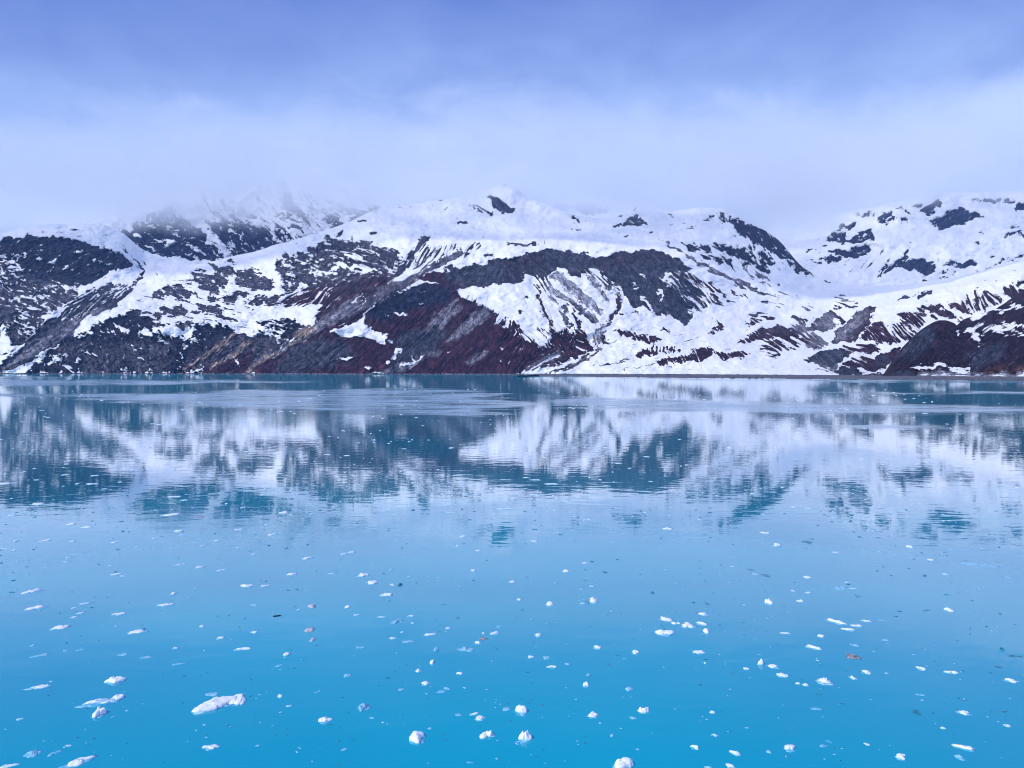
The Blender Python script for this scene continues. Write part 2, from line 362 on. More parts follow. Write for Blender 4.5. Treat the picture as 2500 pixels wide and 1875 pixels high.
r('M', .9, 'maroon', 30, P('C', 270,1550, 440,1420, 560,1390, 690,1385, 670,1420, 560,1470, 420,1510), 4)
for q in ((380,1330,40,60,-30), (590,1330,50,30,20), (570,1250,26,60,10)):
    r('M', .85, 'maroon', 30, E('C', *q), 5)
r('M', .95, 'scree', -28, L('C', 30, 300,1610, 500,1545, 620,1480, 740,1405), 3)
r('M', .35, 'scree', -28, L('C', 30, 130,1600, 250,1530, 400,1450), 6)
r('M', .85, 'slate', -8, L('C', 7, 560,1570, 700,1545, 830,1520, 960,1510), 2)
r('M', .85, 'slate', -10, L('C', 7, 880,1580, 1020,1555, 1180,1525), 2)
r('M', .8, 'scree', -20, L('C', 28, 890,1500, 940,1480, 990,1465), 4)

# --- moraine field on the valley floor
r('M', .13, 'brown', -20, P('C', 760,1250, 1000,1150, 1280,1240, 1500,1290, 1700,1160, 2082,1090, 2082,1440, 1180,1530, 980,1470, 840,1400), 14)
for pl in ((990,1470, 1040,1430, 1160,1390, 1290,1385, 1400,1400, 1360,1430, 1260,1430, 1190,1440, 1060,1478), (830,1255, 960,1262, 1060,1305, 1150,1308, 1230,1318, 1160,1365, 1040,1335, 960,1315, 880,1285),
           (1165,1525, 1230,1480, 1420,1465, 1500,1405, 1600,1395, 1645,1440, 1560,1495, 1400,1505, 1260,1535), (1650,1440, 1760,1425, 1880,1410, 1930,1450, 1850,1480, 1700,1492), (1800,1370, 1880,1310, 2000,1260, 2090,1230, 2090,1330, 1930,1340),
           (1630,1165, 1700,1190, 1715,1210, 1670,1262, 1615,1292, 1650,1220), (1240,1230, 1290,1240, 1280,1270, 1200,1240)):
    r('M', .86, 'maroon', 55, P('C', *pl), 4)
r('M', .8, 'slate', 20, P('C', 1900,1130, 2000,1108, 2065,1160, 1960,1172))
r('M', .7, 'maroon', 60, P('C', 1890,1195, 1960,1170, 2000,1185, 1920,1230))
for q in ((1180,1410,90,14,-5), (1290,1420,12,28,0), (1340,1420,10,26,0)):
    r('M', .35, 'maroon', 80, E('C', *q), 4)
# --- long ridge falling to the right
for w, *ln in ((20, 1210,540, 1290,580, 1380,630, 1450,680), (34, 1420,670, 1560,745, 1720,825, 1900,900, 2050,985)):
    r('M', .93, 'scree', 30, L('C', w, *ln), 3)
r('M', .35, 'slate', 40, P('C', 1330,560, 1700,560, 2082,760, 2082,900, 1900,820, 1600,700), 10)
for pl in ((1370,570, 1480,580, 1600,590, 1620,640, 1560,632, 1440,612), (1545,655, 1610,670, 1600,702, 1560,690), (1680,690, 1760,690, 1770,735, 1695,730), (1650,560, 1800,590, 2000,680, 2082,740, 2082,800, 1900,730, 1700,620)):
    r('M', .8, 'navy', 38, P('C', *pl), 4)
r('M', .75, 'navy', 42, P('C', 1665,330, 1780,360, 1900,390, 2020,460, 2090,480, 2090,660, 1980,580, 1860,500, 1740,400), 4)
r('M', .42, 'navy', 45, P('C', 1730,450, 1860,510, 2090,670, 2090,760, 1900,610), 8)
r('M', .55, 'navy', 40, P('C', 1940,350, 2082,420, 2082,480, 1980,420), 5)
for pl, t in (((1550,868, 1620,890, 1730,970, 1825,1038, 1750,1022, 1650,955), 'maroon'), ((1745,900, 1790,930, 1850,1005, 1780,950), 'brown'), ((1790,890, 1850,888, 1890,930, 1860,925), 'scarp'), ((1850,975, 1890,970, 1910,1010, 1880,990), 'brown'), ((1940,780, 2000,800, 2035,840, 1960,820), 'scree'), ((1380,860, 1500,920, 1680,1060, 1560,990), 'slate')):
    r('M', .8, t, 40, P('C', *pl), 4)
r('M', .86, 'slate', 15, P('C', 820,440, 930,410, 960,360, 1020,345, 1080,370, 1120,420, 1000,430, 880,450), 4)
r('M', .55, 'slate', -60, L('C', 14, 975,345, 1000,290, 1040,240), 4)
for q, c in (((935,513,18,7,0), .9), ((555,460,22,12,30), .85), ((1610,362,38,16,-25), .9), ((1480,430,60,9,-15), .7), ((1300,352,36,12,25), .7), ((905,358,16,9,0), .7), ((1540,285,45,11,-30), .6), ((120,572,118,11,2), .97), ((25,300,32,36,40), .7), ((1130,482,14,5,0), .8), ((300,565,14,8,0), .7)):
    r('M', c, 'slate', 0, E('C', *q), 4)
r('M', .95, 'navy', 50, L('C', 34, 500,325, 535,365, 575,405), 4)
# --- right end of the ridge, glacier basin, lateral moraine
r('M', .82, 'navy', 45, P('D', -10,395, 60,450, 130,480, 200,520, 250,590, 320,670, 390,770, 410,800, 520,860, 400,815, 350,800, 250,740, 150,690, 60,630, -10,570), 4)
r('M', .45, 'navy', 42, P('D', -10,580, 150,690, 340,800, 420,840, 300,830, 120,740, -10,660), 8)
r('M', .62, 'navy', 40, P('D', -10,640, 100,720, 180,790, 80,740, -10,690), 5)
for q in ((30,905,45,10,20), (150,910,25,8,20), (150,970,65,9,18), (20,970,30,9,10), (100,990,40,6,10), (0,840,20,20,0)):
    r('M', .8, 'scree', 20, E('D', *q), 4)
r('M', .18, 'grey', 15, P('D', -10,980, 300,1000, 760,1020, 1000,1040, 700,1100, 500,1090, 220,1160, -10,1160), 14)
r('M', .85, 'slate', -30, P('D', 1075,1030, 1130,980, 1160,975, 1170,995, 1100,1022), 3)
r('M', .85, 'slate', -30, P('D', 1195,1000, 1240,965, 1250,985, 1290,958, 1345,955, 1355,975, 1280,990, 1220,1002), 3)
r('M', .95, 'navy', 30, P('D', 1980,905, 2040,870, 2120,840, 2700,700, 2700,800, 2120,890, 2050,900), 4)
r('M', .8, 'brown', 50, P('D', 1915,915, 2000,905, 2090,935, 2090,990, 2000,1000, 1930,980), 5)
r('M', .55, 'brown', 50, P('D', 1490,1040, 1600,1000, 1680,940, 1780,930, 1900,1000, 1930,1030, 1700,1130, 1600,1090), 6)
r('M', .92, 'brown', 48, P('D', 1490,1045, 1560,1040, 1640,1090, 1700,1140, 1640,1135, 1540,1090), 4)
r('M', .93, 'brown', 40, P('D', 1310,1055, 1400,1050, 1480,1090, 1560,1150, 1470,1168, 1400,1125, 1320,1092), 4)
r('M', .70, 'brown', 45, P('D', 1210,1075, 1280,1060, 1340,1120, 1410,1165, 1330,1180, 1250,1130), 5)
r('M', .80, 'maroon', 45, P('D', 1040,1120, 1200,1110, 1310,1180, 1260,1240, 1170,1320, 1050,1365, 900,1365, 770,1320, 860,1200, 950,1185, 1040,1235, 1110,1160), 6)
r('M', .50, 'maroon', 42, P('D', 1120,1200, 1260,1240, 1200,1330, 1080,1340, 1040,1260), 8)
r('M', .97, 'brown', -40, P('D', 530,1345, 600,1270, 700,1170, 790,1100, 830,1080, 935,1080, 880,1120, 850,1200, 760,1310, 700,1352, 580,1362), 4)
r('M', .97, 'scree', -40, P('D', 580,1330, 700,1200, 800,1115, 850,1100, 790,1180, 680,1290, 600,1345), 10)
r('M', .95, 'brown', 30, P('D', 355,1245, 420,1180, 530,1100, 560,1088, 600,1130, 665,1180, 600,1232, 500,1262, 430,1268), 4)
r('M', .97, 'scree', 50, P('D', 440,1200, 530,1115, 560,1150, 570,1220, 480,1240), 10)
for q, c, t in (((610,1075,40,12,0), .9, 'maroon'), ((700,1070,55,10,5), .75, 'maroon'), ((300,1160,70,16,10), .8, 'maroon'), ((70,1150,50,14,5), .85, 'maroon'), ((100,1465,58,11,0), .8, 'maroon'), ((590,1190,14,34,-30), .05, 'scree'), ((350,1080,60,14,10), .5, 'scree'), ((660,1010,75,20,10), .55, 'scree')):
    r('M', c, t, 15, E('D', *q), 4)
r('M', .74, 'scree', 40, P('D', 220,1190, 350,1190, 370,1260, 480,1300, 530,1360, 470,1420, 380,1410, 300,1310, 240,1250), 8)
r('M', .93, 'brown', 25, P('D', -10,1250, 60,1240, 130,1210, 200,1240, 295,1300, 200,1312, 100,1300, -10,1345), 4)
r('M', .55, 'maroon', 30, P('D', -10,1350, 120,1310, 300,1320, 370,1340, 280,1400, 120,1440, -10,1400), 8)
r('M', .97, 'slate', 45, P('D', 335,1495, 400,1450, 520,1420, 620,1405, 715,1420, 680,1470, 600,1540, 570,1562, 480,1535, 380,1512), 3)
r('M', .9, 'scree', 20, P('D', 420,1530, 580,1560, 620,1600, 560,1600, 470,1560), 6)
r('M', .95, 'slate', 20, P('D', 570,1585, 640,1540, 720,1540, 770,1590, 900,1600, 980,1620, 640,1625), 4)
r('M', .75, 'maroon', 20, P('D', 640,1540, 700,1470, 800,1450, 880,1470, 830,1530, 750,1560, 700,1540), 5)
r('M', .72, 'maroon', 20, P('D', 640,1395, 760,1370, 900,1370, 960,1400, 860,1450, 760,1440), 6)
r('M', .95, 'maroon', 20, P('D', 800,1555, 870,1480, 1000,1420, 1100,1390, 1100,1480, 980,1560, 900,1592), 4)
r('M', .97, 'slate', 20, E('D', 960, 1500, 55, 30, -20), 8)
r('M', .5, 'maroon', 40, P('D', 1560,1150, 1700,1160, 1800,1200, 1700,1260, 1560,1240), 8)

# --- the shrouded mountain behind on the left, and the one in the cloud gap
r('B', .30, 'navy', 40, np.array([(470, 440), (1050, 440), (1050, 760), (520, 760)], float), 30)
r('B', .80, 'navy', 25, P('A', 950,460, 1020,430, 1170,350, 1300,335, 1400,340, 1480,380, 1560,420, 1620,450, 1640,480, 1640,560, 1700,610, 1740,640, 1800,690, 1700,700, 1600,710, 1540,695, 1400,675, 1290,668, 1250,640, 1130,630, 1050,590, 990,520), 5)
r('B', .70, 'navy', 40, P('A', 1700,400, 1800,350, 1900,370, 1960,390, 2082,470, 2082,680, 1950,690, 1850,670, 1760,570, 1640,440), 6)
r('B', .08, 'navy', 40, L('A', 40, 1540,380, 1640,460, 1740,560, 1840,660), 5)
for q in ((1330,555,60,16,10), (1200,430,40,14,10), (1100,500,40,14,30), (1350,430,40,10,10), (1560,620,60,12,30), (1180,590,50,12,20)):
    r('B', .15, 'navy', 20, E('A', *q), 5)
r('B', .75, 'navy', 40, P('B', 0,450, 80,470, 180,540, 290,600, 290,640, 100,660, 0,680), 6)
r('B', .82, 'navy', 45, L('B', 70, 200,190, 270,260, 350,320, 410,370), 7)
r('B', .5, 'navy', 40, L('B', 50, 150,430, 230,510, 320,580), 7)
for q, c in (((660,430,75,32,10), .9), ((620,370,70,24,10), .75), ((330,430,40,22,40), .8), ((450,290,45,18,60), .6), ((750,290,110,40,15), .8), ((820,370,90,30,-20), .85), ((400,530,40,14,30), .7), ((560,320,45,14,10), .6), ((220,350,60,16,10), .6), ((930,310,80,20,-25), .8)):
    r('B', c, 'navy', 30, E('B', *q), 6)
r('B', .9, 'navy', 10, P('C', 510,250, 620,250, 800,285, 790,315, 640,358, 580,325, 540,290), 5)
r('B', .8, 'navy', 10, P('C', 355,270, 420,255, 500,270, 490,300, 400,300), 5)

# --- the high mountain on the right
for q, c in (((760,340,16,18,0), .9), ((840,335,55,16,-10), .75), ((1130,385,36,16,10), .85), ((1130,300,60,20,20), .65), ((2060,275,55,20,5), .92), ((1735,487,34,10,-5), .85), ((1715,572,22,16,-30), .9), ((1170,552,18,7,10), .9), ((2075,590,20,8,0), .9), ((2000,435,35,9,-15), .6), ((410,620,22,7,-10), .9), ((490,585,18,8,-20), .9), ((370,625,26,12,-30), .9), ((430,712,55,14,22), .85), ((1285,855,28,13,0), .92), ((1340,668,20,7,0), .9), ((1400,690,26,7,-40), .85), ((1590,840,14,12,-30), .9), ((940,650,14,30,40), .5), ((650,570,30,8,0), .8), ((1710,776,16,5,0), .8), ((1815,665,22,6,-20), .85)):
    r('R', c, 'navy', -25, E('D', *q), 3)
for pl, c in (((900,360, 960,320, 1060,315, 1070,370, 1000,410, 920,415), .75), ((1190,280, 1290,245, 1390,215, 1440,235, 1420,280, 1330,350, 1260,312), .7),
              ((1340,390, 1420,360, 1480,310, 1590,268, 1650,308, 1720,330, 1782,350, 1760,378, 1690,372, 1600,402, 1500,430, 1450,458, 1390,450), .88),
              ((1620,215, 1800,205, 2000,215, 2030,245, 1900,240, 1700,238), .65), ((1930,500, 1980,488, 2090,462, 2090,492, 1990,516, 1940,517), .93),
              ((510,545, 600,440, 745,398, 735,440, 650,490, 700,545, 780,500, 755,470, 840,448, 900,500, 912,552, 860,540, 780,572, 680,562, 620,560, 560,572), .72),
              ((515,630, 600,610, 700,620, 720,590, 800,600, 840,585, 865,640, 800,672, 730,692, 640,682, 590,650), .94), ((465,680, 560,660, 635,690, 600,728, 540,722), .75),
              ((1050,752, 1110,710, 1200,695, 1290,705, 1340,695, 1350,730, 1392,740, 1385,782, 1330,800, 1290,832, 1240,792, 1150,782), .94),
              ((1445,742, 1540,698, 1610,710, 1700,685, 1715,720, 1620,752, 1540,772, 1500,748), .86), ((630,740, 700,700, 680,740), .5)):
    r('R', c, 'navy', -25, P('D', *pl), 3)
for w, *ln in ((24, 1190,598, 1150,660, 1090,715, 1020,770), (18, 1030,690, 970,750, 905,830), (22, 1090,700, 1010,760, 950,815), (16, 1390,828, 1430,800, 1470,775), (9, 1420,860, 1480,835, 1550,800), (22, 1750,815, 1780,780, 1830,755), (13, 1840,735, 1900,710, 1950,685), (28, 1945,718, 2010,690, 2080,655), (8, 850,810, 870,720, 890,640)):
    r('R', .92, 'navy', -40, L('D', w, *ln), 3)
r('R', .22, 'navy', -50, P('D', 700,790, 800,700, 900,640, 1000,570, 900,720, 840,800), 10)
r('R', .15, 'navy', -25, P('D', 1500,600, 2700,450, 2700,640, 1700,640), 20)
r('R', .6, 'navy', -25, np.array([(2510, 520), (2700, 480), (2900, 500), (2900, 640), (2700, 600)], float), 20)

# --- dark knob and the hill at the right edge
r('N', .965, 'black', -50, np.array([(2000, 760), (2900, 560), (2900, 940), (2000, 940)], float), 3)
r('N', .97, 'slate', -50, P('D', 1050,1480, 1100,1400, 1200,1320, 1300,1250, 1370,1240, 1360,1330, 1250,1420, 1150,1470), 8)
r('N', .97, 'slate', -35, P('D', 1180,1440, 1300,1340, 1330,1380, 1240,1450, 1160,1490), 8)
r('N', .97, 'slate', -40, P('D', 1660,1470, 1780,1400, 1900,1390, 1900,1450, 1760,1520, 1700,1540), 20)
r('N', .97, 'slate', 10, P('D', 970,1640, 1010,1610, 1100,1590, 1200,1600, 1240,1640, 1100,1655), 6)
r('N', .96, 'rust', 0, E('D', 1850, 1590, 75, 32, 0), 10)
r('N', .96, 'rust', 0, E('D', 2060, 1600, 40, 22, 0), 12)
r('N', .55, 'black', -20, P('D', 1550,1250, 1640,1250, 1760,1190, 1900,1200, 2100,1200, 2400,1180, 2400,1290, 1990,1310, 1900,1280, 1790,1290, 1740,1350, 1640,1290), 10)
for pl in ((1540,1255, 1580,1262, 1570,1310, 1545,1290), (1620,1250, 1700,1255, 1760,1300, 1720,1320, 1660,1290), (1800,1235, 1960,1240, 2090,1275, 2090,1292, 1960,1262, 1830,1262), (1690,1290, 1740,1330, 1725,1370, 1700,1340), (1880,1200, 2000,1205, 2090,1200, 2090,1222, 1960,1228), (1640,1150, 1740,1120, 1860,1090, 2000,1060, 2090,1050, 2060,1075, 1900,1110, 1760,1150, 1680,1172)):
    r('N', .15, 'black', -20, P('D', *pl), 5)
r('N', .10, 'black', 5, P('D', 1185,1552, 1300,1535, 1400,1518, 1510,1540, 1645,1545, 1642,1582, 1560,1585, 1480,1556, 1400,1556, 1280,1560), 4)
r('N', .3, 'black', 5, P('D', 1500,1560, 1560,1550, 1640,1590, 1600,1620, 1540,1590), 5)
r('N', .35, 'talus', 0, P('D', 1250,1608, 1500,1606, 1800,1620, 2400,1600, 2400,1650, 1800,1635, 1300,1622), 4)

MX0, MX1, MY0, MY1 = -420, 2920, 380, 945
def build_maps(grp):
    H, W = MY1 - MY0, MX1 - MX0
    m = {'cov': np.zeros((H, W), np.float32), 'col': np.tile(np.array(TINT['slate'][0], np.float32), (H, W, 1)),
         'rough': np.full((H, W), 0.3, np.float32), 'c2': np.ones((H, W), np.float32), 's2': np.zeros((H, W), np.float32),
         'str': np.zeros((H, W), np.float32)}
    for g, cov, tint, ang, poly, fe in R:
        if g != grp: continue
        if cov < .97 and fe > 2.6: fe = fe * 2.2
        if .75 < cov < .96: cov -= .06
        pad = fe + 2
        x0 = int(max(MX0, poly[:, 0].min() - pad)); x1 = int(min(MX1, poly[:, 0].max() + pad + 1))
        y0 = int(max(MY0, poly[:, 1].min() - pad)); y1 = int(min(MY1, poly[:, 1].max() + pad + 1))
        if x1 <= x0 or y1 <= y0: continue
        X, Y = np.meshgrid(np.arange(x0, x1) + .5, np.arange(y0, y1) + .5)
        d2 = np.full(X.shape, 1e9); inside = np.zeros(X.shape, bool)
        a = poly; b = np.roll(poly, -1, axis=0)
        for (ax, ay), (bx, by) in zip(a, b):
            ex, ey = bx - ax, by - ay
            t = np.clip(((X - ax) * ex + (Y - ay) * ey) / (ex * ex + ey * ey + 1e-9), 0, 1)
            d2 = np.minimum(d2, (X - ax - t * ex) ** 2 + (Y - ay - t * ey) ** 2)
            if ay != by:
                c = ((ay > Y) != (by > Y)) & (X < ex * (Y - ay) / ey + ax)
                inside ^= c
        sd = np.sqrt(d2) * np.where(inside, 1, -1)
        w = smooth(-fe * .5, fe * .5, sd).astype(np.float32)
        sl = (slice(y0 - MY0, y1 - MY0), slice(x0 - MX0, x1 - MX0))
        col, rough = TINT[tint]
        m['cov'][sl] += (cov - m['cov'][sl]) * w
        wc = smooth(-fe * .9 - 3, fe * .2, sd).astype(np.float32)
        if cov > 0.3:
            m['col'][sl] += (np.array(col, np.float32) - m['col'][sl]) * wc[..., None]
            m['rough'][sl] += (rough - m['rough'][sl]) * wc
        if ang is not None:
            t2 = math.radians(ang) * 2
            m['c2'][sl] += (math.cos(t2) - m['c2'][sl]) * wc; m['s2'][sl] += (math.sin(t2) - m['s2'][sl]) * wc
            m['str'][sl] += (1 - m['str'][sl]) * wc
        else:
            m['str'][sl] += (0 - m['str'][sl]) * wc
    return m
MAPS = {g: build_maps(g) for g in 'MBRN'}
def sample(arr, px, py):
    x = np.clip(px - MX0 - .5, 0, arr.shape[1] - 1.001); y = np.clip(py - MY0 - .5, 0, arr.shape[0] - 1.001)
    xi = x.astype(int); yi = y.astype(int); fx = x - xi; fy = y - yi
    if arr.ndim == 3: fx = fx[..., None]; fy = fy[..., None]
    return (arr[yi, xi] * (1 - fx) + arr[yi, xi + 1] * fx) * (1 - fy) + (arr[yi + 1, xi] * (1 - fx) + arr[yi + 1, xi + 1] * fx) * fy

# ------------------------------------------------------------------ terrain material
def terrain_material():
    t = NT('slope_rock_and_snow')
    geo = t.n('ShaderNodeNewGeometry'); pos = geo.outputs['Position']
    a_mask = t.n('ShaderNodeAttribute', attribute_name='rock').outputs['Fac']
    a_col = t.n('ShaderNodeAttribute', attribute_name='rock_colour').outputs['Color']
    a_rough = t.n('ShaderNodeAttribute', attribute_name='crag').outputs['Fac']
    mp = t.n('ShaderNodeAttribute', attribute_name='across_down').outputs['Vector']
    nf = t.noise(mp, 3.2, 4, .65)
    ng = t.noise(mp, 0.9, 5, .65, .4)
    m = t.math('ADD', a_mask, t.math('MULTIPLY', t.math('SUBTRACT', nf, .5), .95))
    mask = t.mapr(m, .37, .63)
    tone = t.math('MULTIPLY', t.mapr(ng, .32, .70, .40, 1.8), t.mapr(nf, .3, .7, .5, 1.6))
    vm = t.n('ShaderNodeVectorMath', operation='SCALE'); t.set(vm.inputs[0], a_col); t.set(vm.inputs['Scale'], tone)
    snow = t.mix(t.mapr(ng, .35, .7), (0.80, 0.82, 0.86, 1), (0.87, 0.88, 0.90, 1))
    col = t.mix(mask, snow, vm.outputs[0])
    h = t.math('ADD', t.math('MULTIPLY', ng, 14.0), t.math('MULTIPLY', nf, 4.0))
    hs = t.math('MULTIPLY', h, t.math('ADD', t.math('MULTIPLY', mask, t.math('ADD', t.math('MULTIPLY', a_rough, 1.2), .25)), .06))
    bump = t.n('ShaderNodeBump', {'Height': hs, 'Strength': 1.0, 'Distance': 1.0})
    bs = t.n('ShaderNodeBsdfPrincipled', {'Base Color': col, 'Roughness': .85, 'Normal': bump.outputs[0], 'Specular IOR Level': .08})
    t.t.links.new(bs.outputs[0], t.out.inputs[0])
    return t.m
M_TERR = terrain_material()

# ------------------------------------------------------------------ slopes
def pchip_cols(xs, ys, xq):
    """monotone cubic through xs (n), ys (n, k) at xq"""
    xs = np.asarray(xs, float); ys = np.asarray(ys, float)
    h = np.diff(xs)[:, None]; d = np.diff(ys, axis=0) / h
    s = np.zeros_like(ys); s[0], s[-1] = d[0], d[-1]
    w1 = 2 * h[1:] + h[:-1]; w2 = h[1:] + 2 * h[:-1]
    same = d[:-1] * d[1:] > 0
    with np.errstate(divide='ignore', invalid='ignore'):
        hm = (w1 + w2) / (w1 / d[:-1] + w2 / d[1:])
    s[1:-1] = np.where(same, hm, 0)
    xq = np.clip(xq, xs[0], xs[-1])
    i = np.clip(np.searchsorted(xs, xq) - 1, 0, len(xs) - 2)
    hh = (xs[i + 1] - xs[i])[:, None]; t = ((xq - xs[i]) / (xs[i + 1] - xs[i]))[:, None]
    return ((1 + 2 * t) * (1 - t) ** 2 * ys[i] + t * (1 - t) ** 2 * hh * s[i] + t * t * (3 - 2 * t) * ys[i + 1] + t * t * (t - 1) * hh * s[i + 1])

def slope(name, grp, table, step, rows, label, cat='mountain', relief=1.0, seed=0, edge=0.0, shore=True):
    px_k = [c[0] for c in table]
    PY = np.array([[q[0] for q in c[1]] for c in table], float)
    DD = np.array([[q[1] for q in c[1]] for c in table], float)
    cols = np.arange(px_k[0], px_k[-1] + step, step)
    py_c = pchip_cols(px_k, PY, cols); d_c = pchip_cols(px_k, DD, cols)      # (ncol, levels)
    K = PY.shape[1]
    # rows are spread evenly over the height of the slope
    span = np.cumsum([0] + [np.mean(np.abs(PY[:, i] - PY[:, i + 1])) + 4 for i in range(K - 1)])
    tq = np.interp(np.linspace(0, span[-1], rows), span, np.arange(K))
    py = pchip_cols(np.arange(K), py_c.T, tq); D = pchip_cols(np.arange(K), d_c.T, tq)   # (rows, ncol)
    px = np.tile(cols, (rows, 1))
    a, b = ray(px, py)
    x, z = a * D, CAM_H + b * D
    if shore:
        D = D + (34 * fbm(px / 85, py * 0 + 2.5, 3, seed + 71, .5)) * smooth(.3, 0, tq)[:, None]; x = a * D; z = CAM_H + b * D
    # uneven crest and uneven slopes
    big = fbm(x / 420 + 3, z / 300 + D / 900, 4, seed + 1)
    D = D + relief * 55 * big * smooth(0, .8, tq)[:, None]
    if edge:
        z = z + edge * (fbm(x / (60 + edge * 2), D / 120, 4, seed + 4, .6)) * smooth(K - 2.2, K - 1, tq)[:, None]
    x = a * D
    # read the ground cover, with a ragged border
    X, Z = px + .0, -py                       # the slope's own grid: across and down
    jx = fbm(X / 30, Z / 24, 4, seed + 9, .6) * 12 + fbm(X / 7, Z / 7, 2, seed + 5) * 4
    jy = fbm(X / 30 + 9, Z / 24, 4, seed + 13, .6) * 9 + fbm(X / 7, Z / 7 + 5, 2, seed + 6) * 3.2
    mp = MAPS[grp]; sx, sy = px + jx, py + jy
    cov = sample(mp['cov'], sx, sy); col = sample(mp['col'], sx, sy); rough = sample(mp['rough'], sx, sy)
    c2 = sample(mp['c2'], px, py); s2 = sample(mp['s2'], px, py); st = sample(mp['str'], px, py)
    ang = np.arctan2(s2, c2) / 2 + .45 * fbm(X / 110, Z / 80, 3, seed + 80)
    cov = np.maximum(cov, .035)
    # streaked and mottled patterns
    streak = np.zeros_like(x); ledge = np.zeros_like(x)
    NB = 12
    pos = (ang / np.pi * NB) % NB
    for k in range(NB):
        w = np.maximum(0, 1 - np.minimum(np.abs(pos - k), NB - np.abs(pos - k)))
        sel = w > 0
        if not sel.any(): continue
        th = k / NB * np.pi
        u = X[sel] * math.cos(th) - Z[sel] * math.sin(th); v = X[sel] * math.sin(th) + Z[sel] * math.cos(th)
        vv = v + 10 * perlin(u / 70, v / 34, seed + 50)
        streak[sel] += w[sel] * fbm(u / 85 + k, vv / 5.5, 3, seed + 20, .62)
        ledge[sel] += w[sel] * fbm(u / 30 + k, vv / 10, 5, seed + 30, .70)
    iso = ledge * .8 + .45 * fbm(X / 13, Z / 10, 4, seed + 33, .7)
    mix_s = 0.78 * np.clip(1.25 - rough * .95, 0, 1) * (.25 + .75 * st)
    n = (streak * mix_s + iso * (1 - mix_s)) * 3.0
    nn = 1 / (1 + np.exp(-1.7 * n))
    tone = np.exp(np.clip(np.where(cov > .97, .85, 1.1) * streak * (1.15 - .5 * rough) + 1.5 * iso * (.45 + .6 * rough), -1.3, 1.2))
    col = col * tone[..., None]
    mask = np.clip(0.5 + (cov - nn) * 2.7, 0, 1)
    mask = np.where(cov < .01, 0, np.where(cov > .985, np.maximum(mask, .9), mask))
    # bare cliffs step back and jut out, gullies furrow the loose slopes
    crag = ridged(X / 40, Z / 26, 5, seed + 40) * 15 * rough + fbm(X / 11, Z / 9, 3, seed + 44) * 4.5 * (.25 + rough)
    D = D + relief * (crag * smooth(.15, .8, mask) + streak * np.where(cov > .97, 8, 18) * st * (1 - .6 * rough) * smooth(.2, .9, cov) + fbm(X / 60, Z / 34, 4, seed + 61) * 40 * (1 - mask) + streak * 4)
    x = a * D
    if shore:
        # tide-washed band just above the water
        wash = smooth(3.5, .8, z + 1.2 * fbm(x / 12, D / 30, 2, 3))
        col = col * (1 - .65 * wash[..., None]) + np.array((.16, .15, .16)) * .65 * wash[..., None]
        mask = np.maximum(mask, wash * .95)
    # far side of the crest and the foot below the water
    top = [np.stack([x[-1] * (1 + f), D[-1] * (1 + f), z[-1] * k], -1) for f, k in ((.02, .985), (.10, .85), (.25, .4))]
    V = np.concatenate([np.stack([x, D, z], -1)] + [q[None] for q in top])
    ext = lambda q: np.concatenate([q] + [q[-1:]] * 3)
    mask, col, rough = ext(mask), ext(col), ext(rough)
    if shore:
        foot = np.stack([x[0] * .985, D[0] * .985, np.full(len(cols), -8.0)], -1)[None]
        V = np.concatenate([foot, V]); mask, col, rough = (np.concatenate([q[:1], q]) for q in (mask, col, rough))
    o = mesh_obj(name, V.reshape(-1, 3), grid_faces(*V.shape[:2]), M_TERR)
    i, j = np.meshgrid(np.arange(V.shape[0]) * (span[-1] / rows) / 10, cols / 10, indexing='ij')
    add_attr(o, 'across_down', np.stack([j, i, i * 0 + seed], -1).reshape(-1, 3))
    add_attr(o, 'rock', mask.ravel()); add_attr(o, 'rock_colour', np.clip(col, 0, 1).reshape(-1, 3)); add_attr(o, 'crag', rough.ravel())
    return tag(o, label, cat, kind='structure')

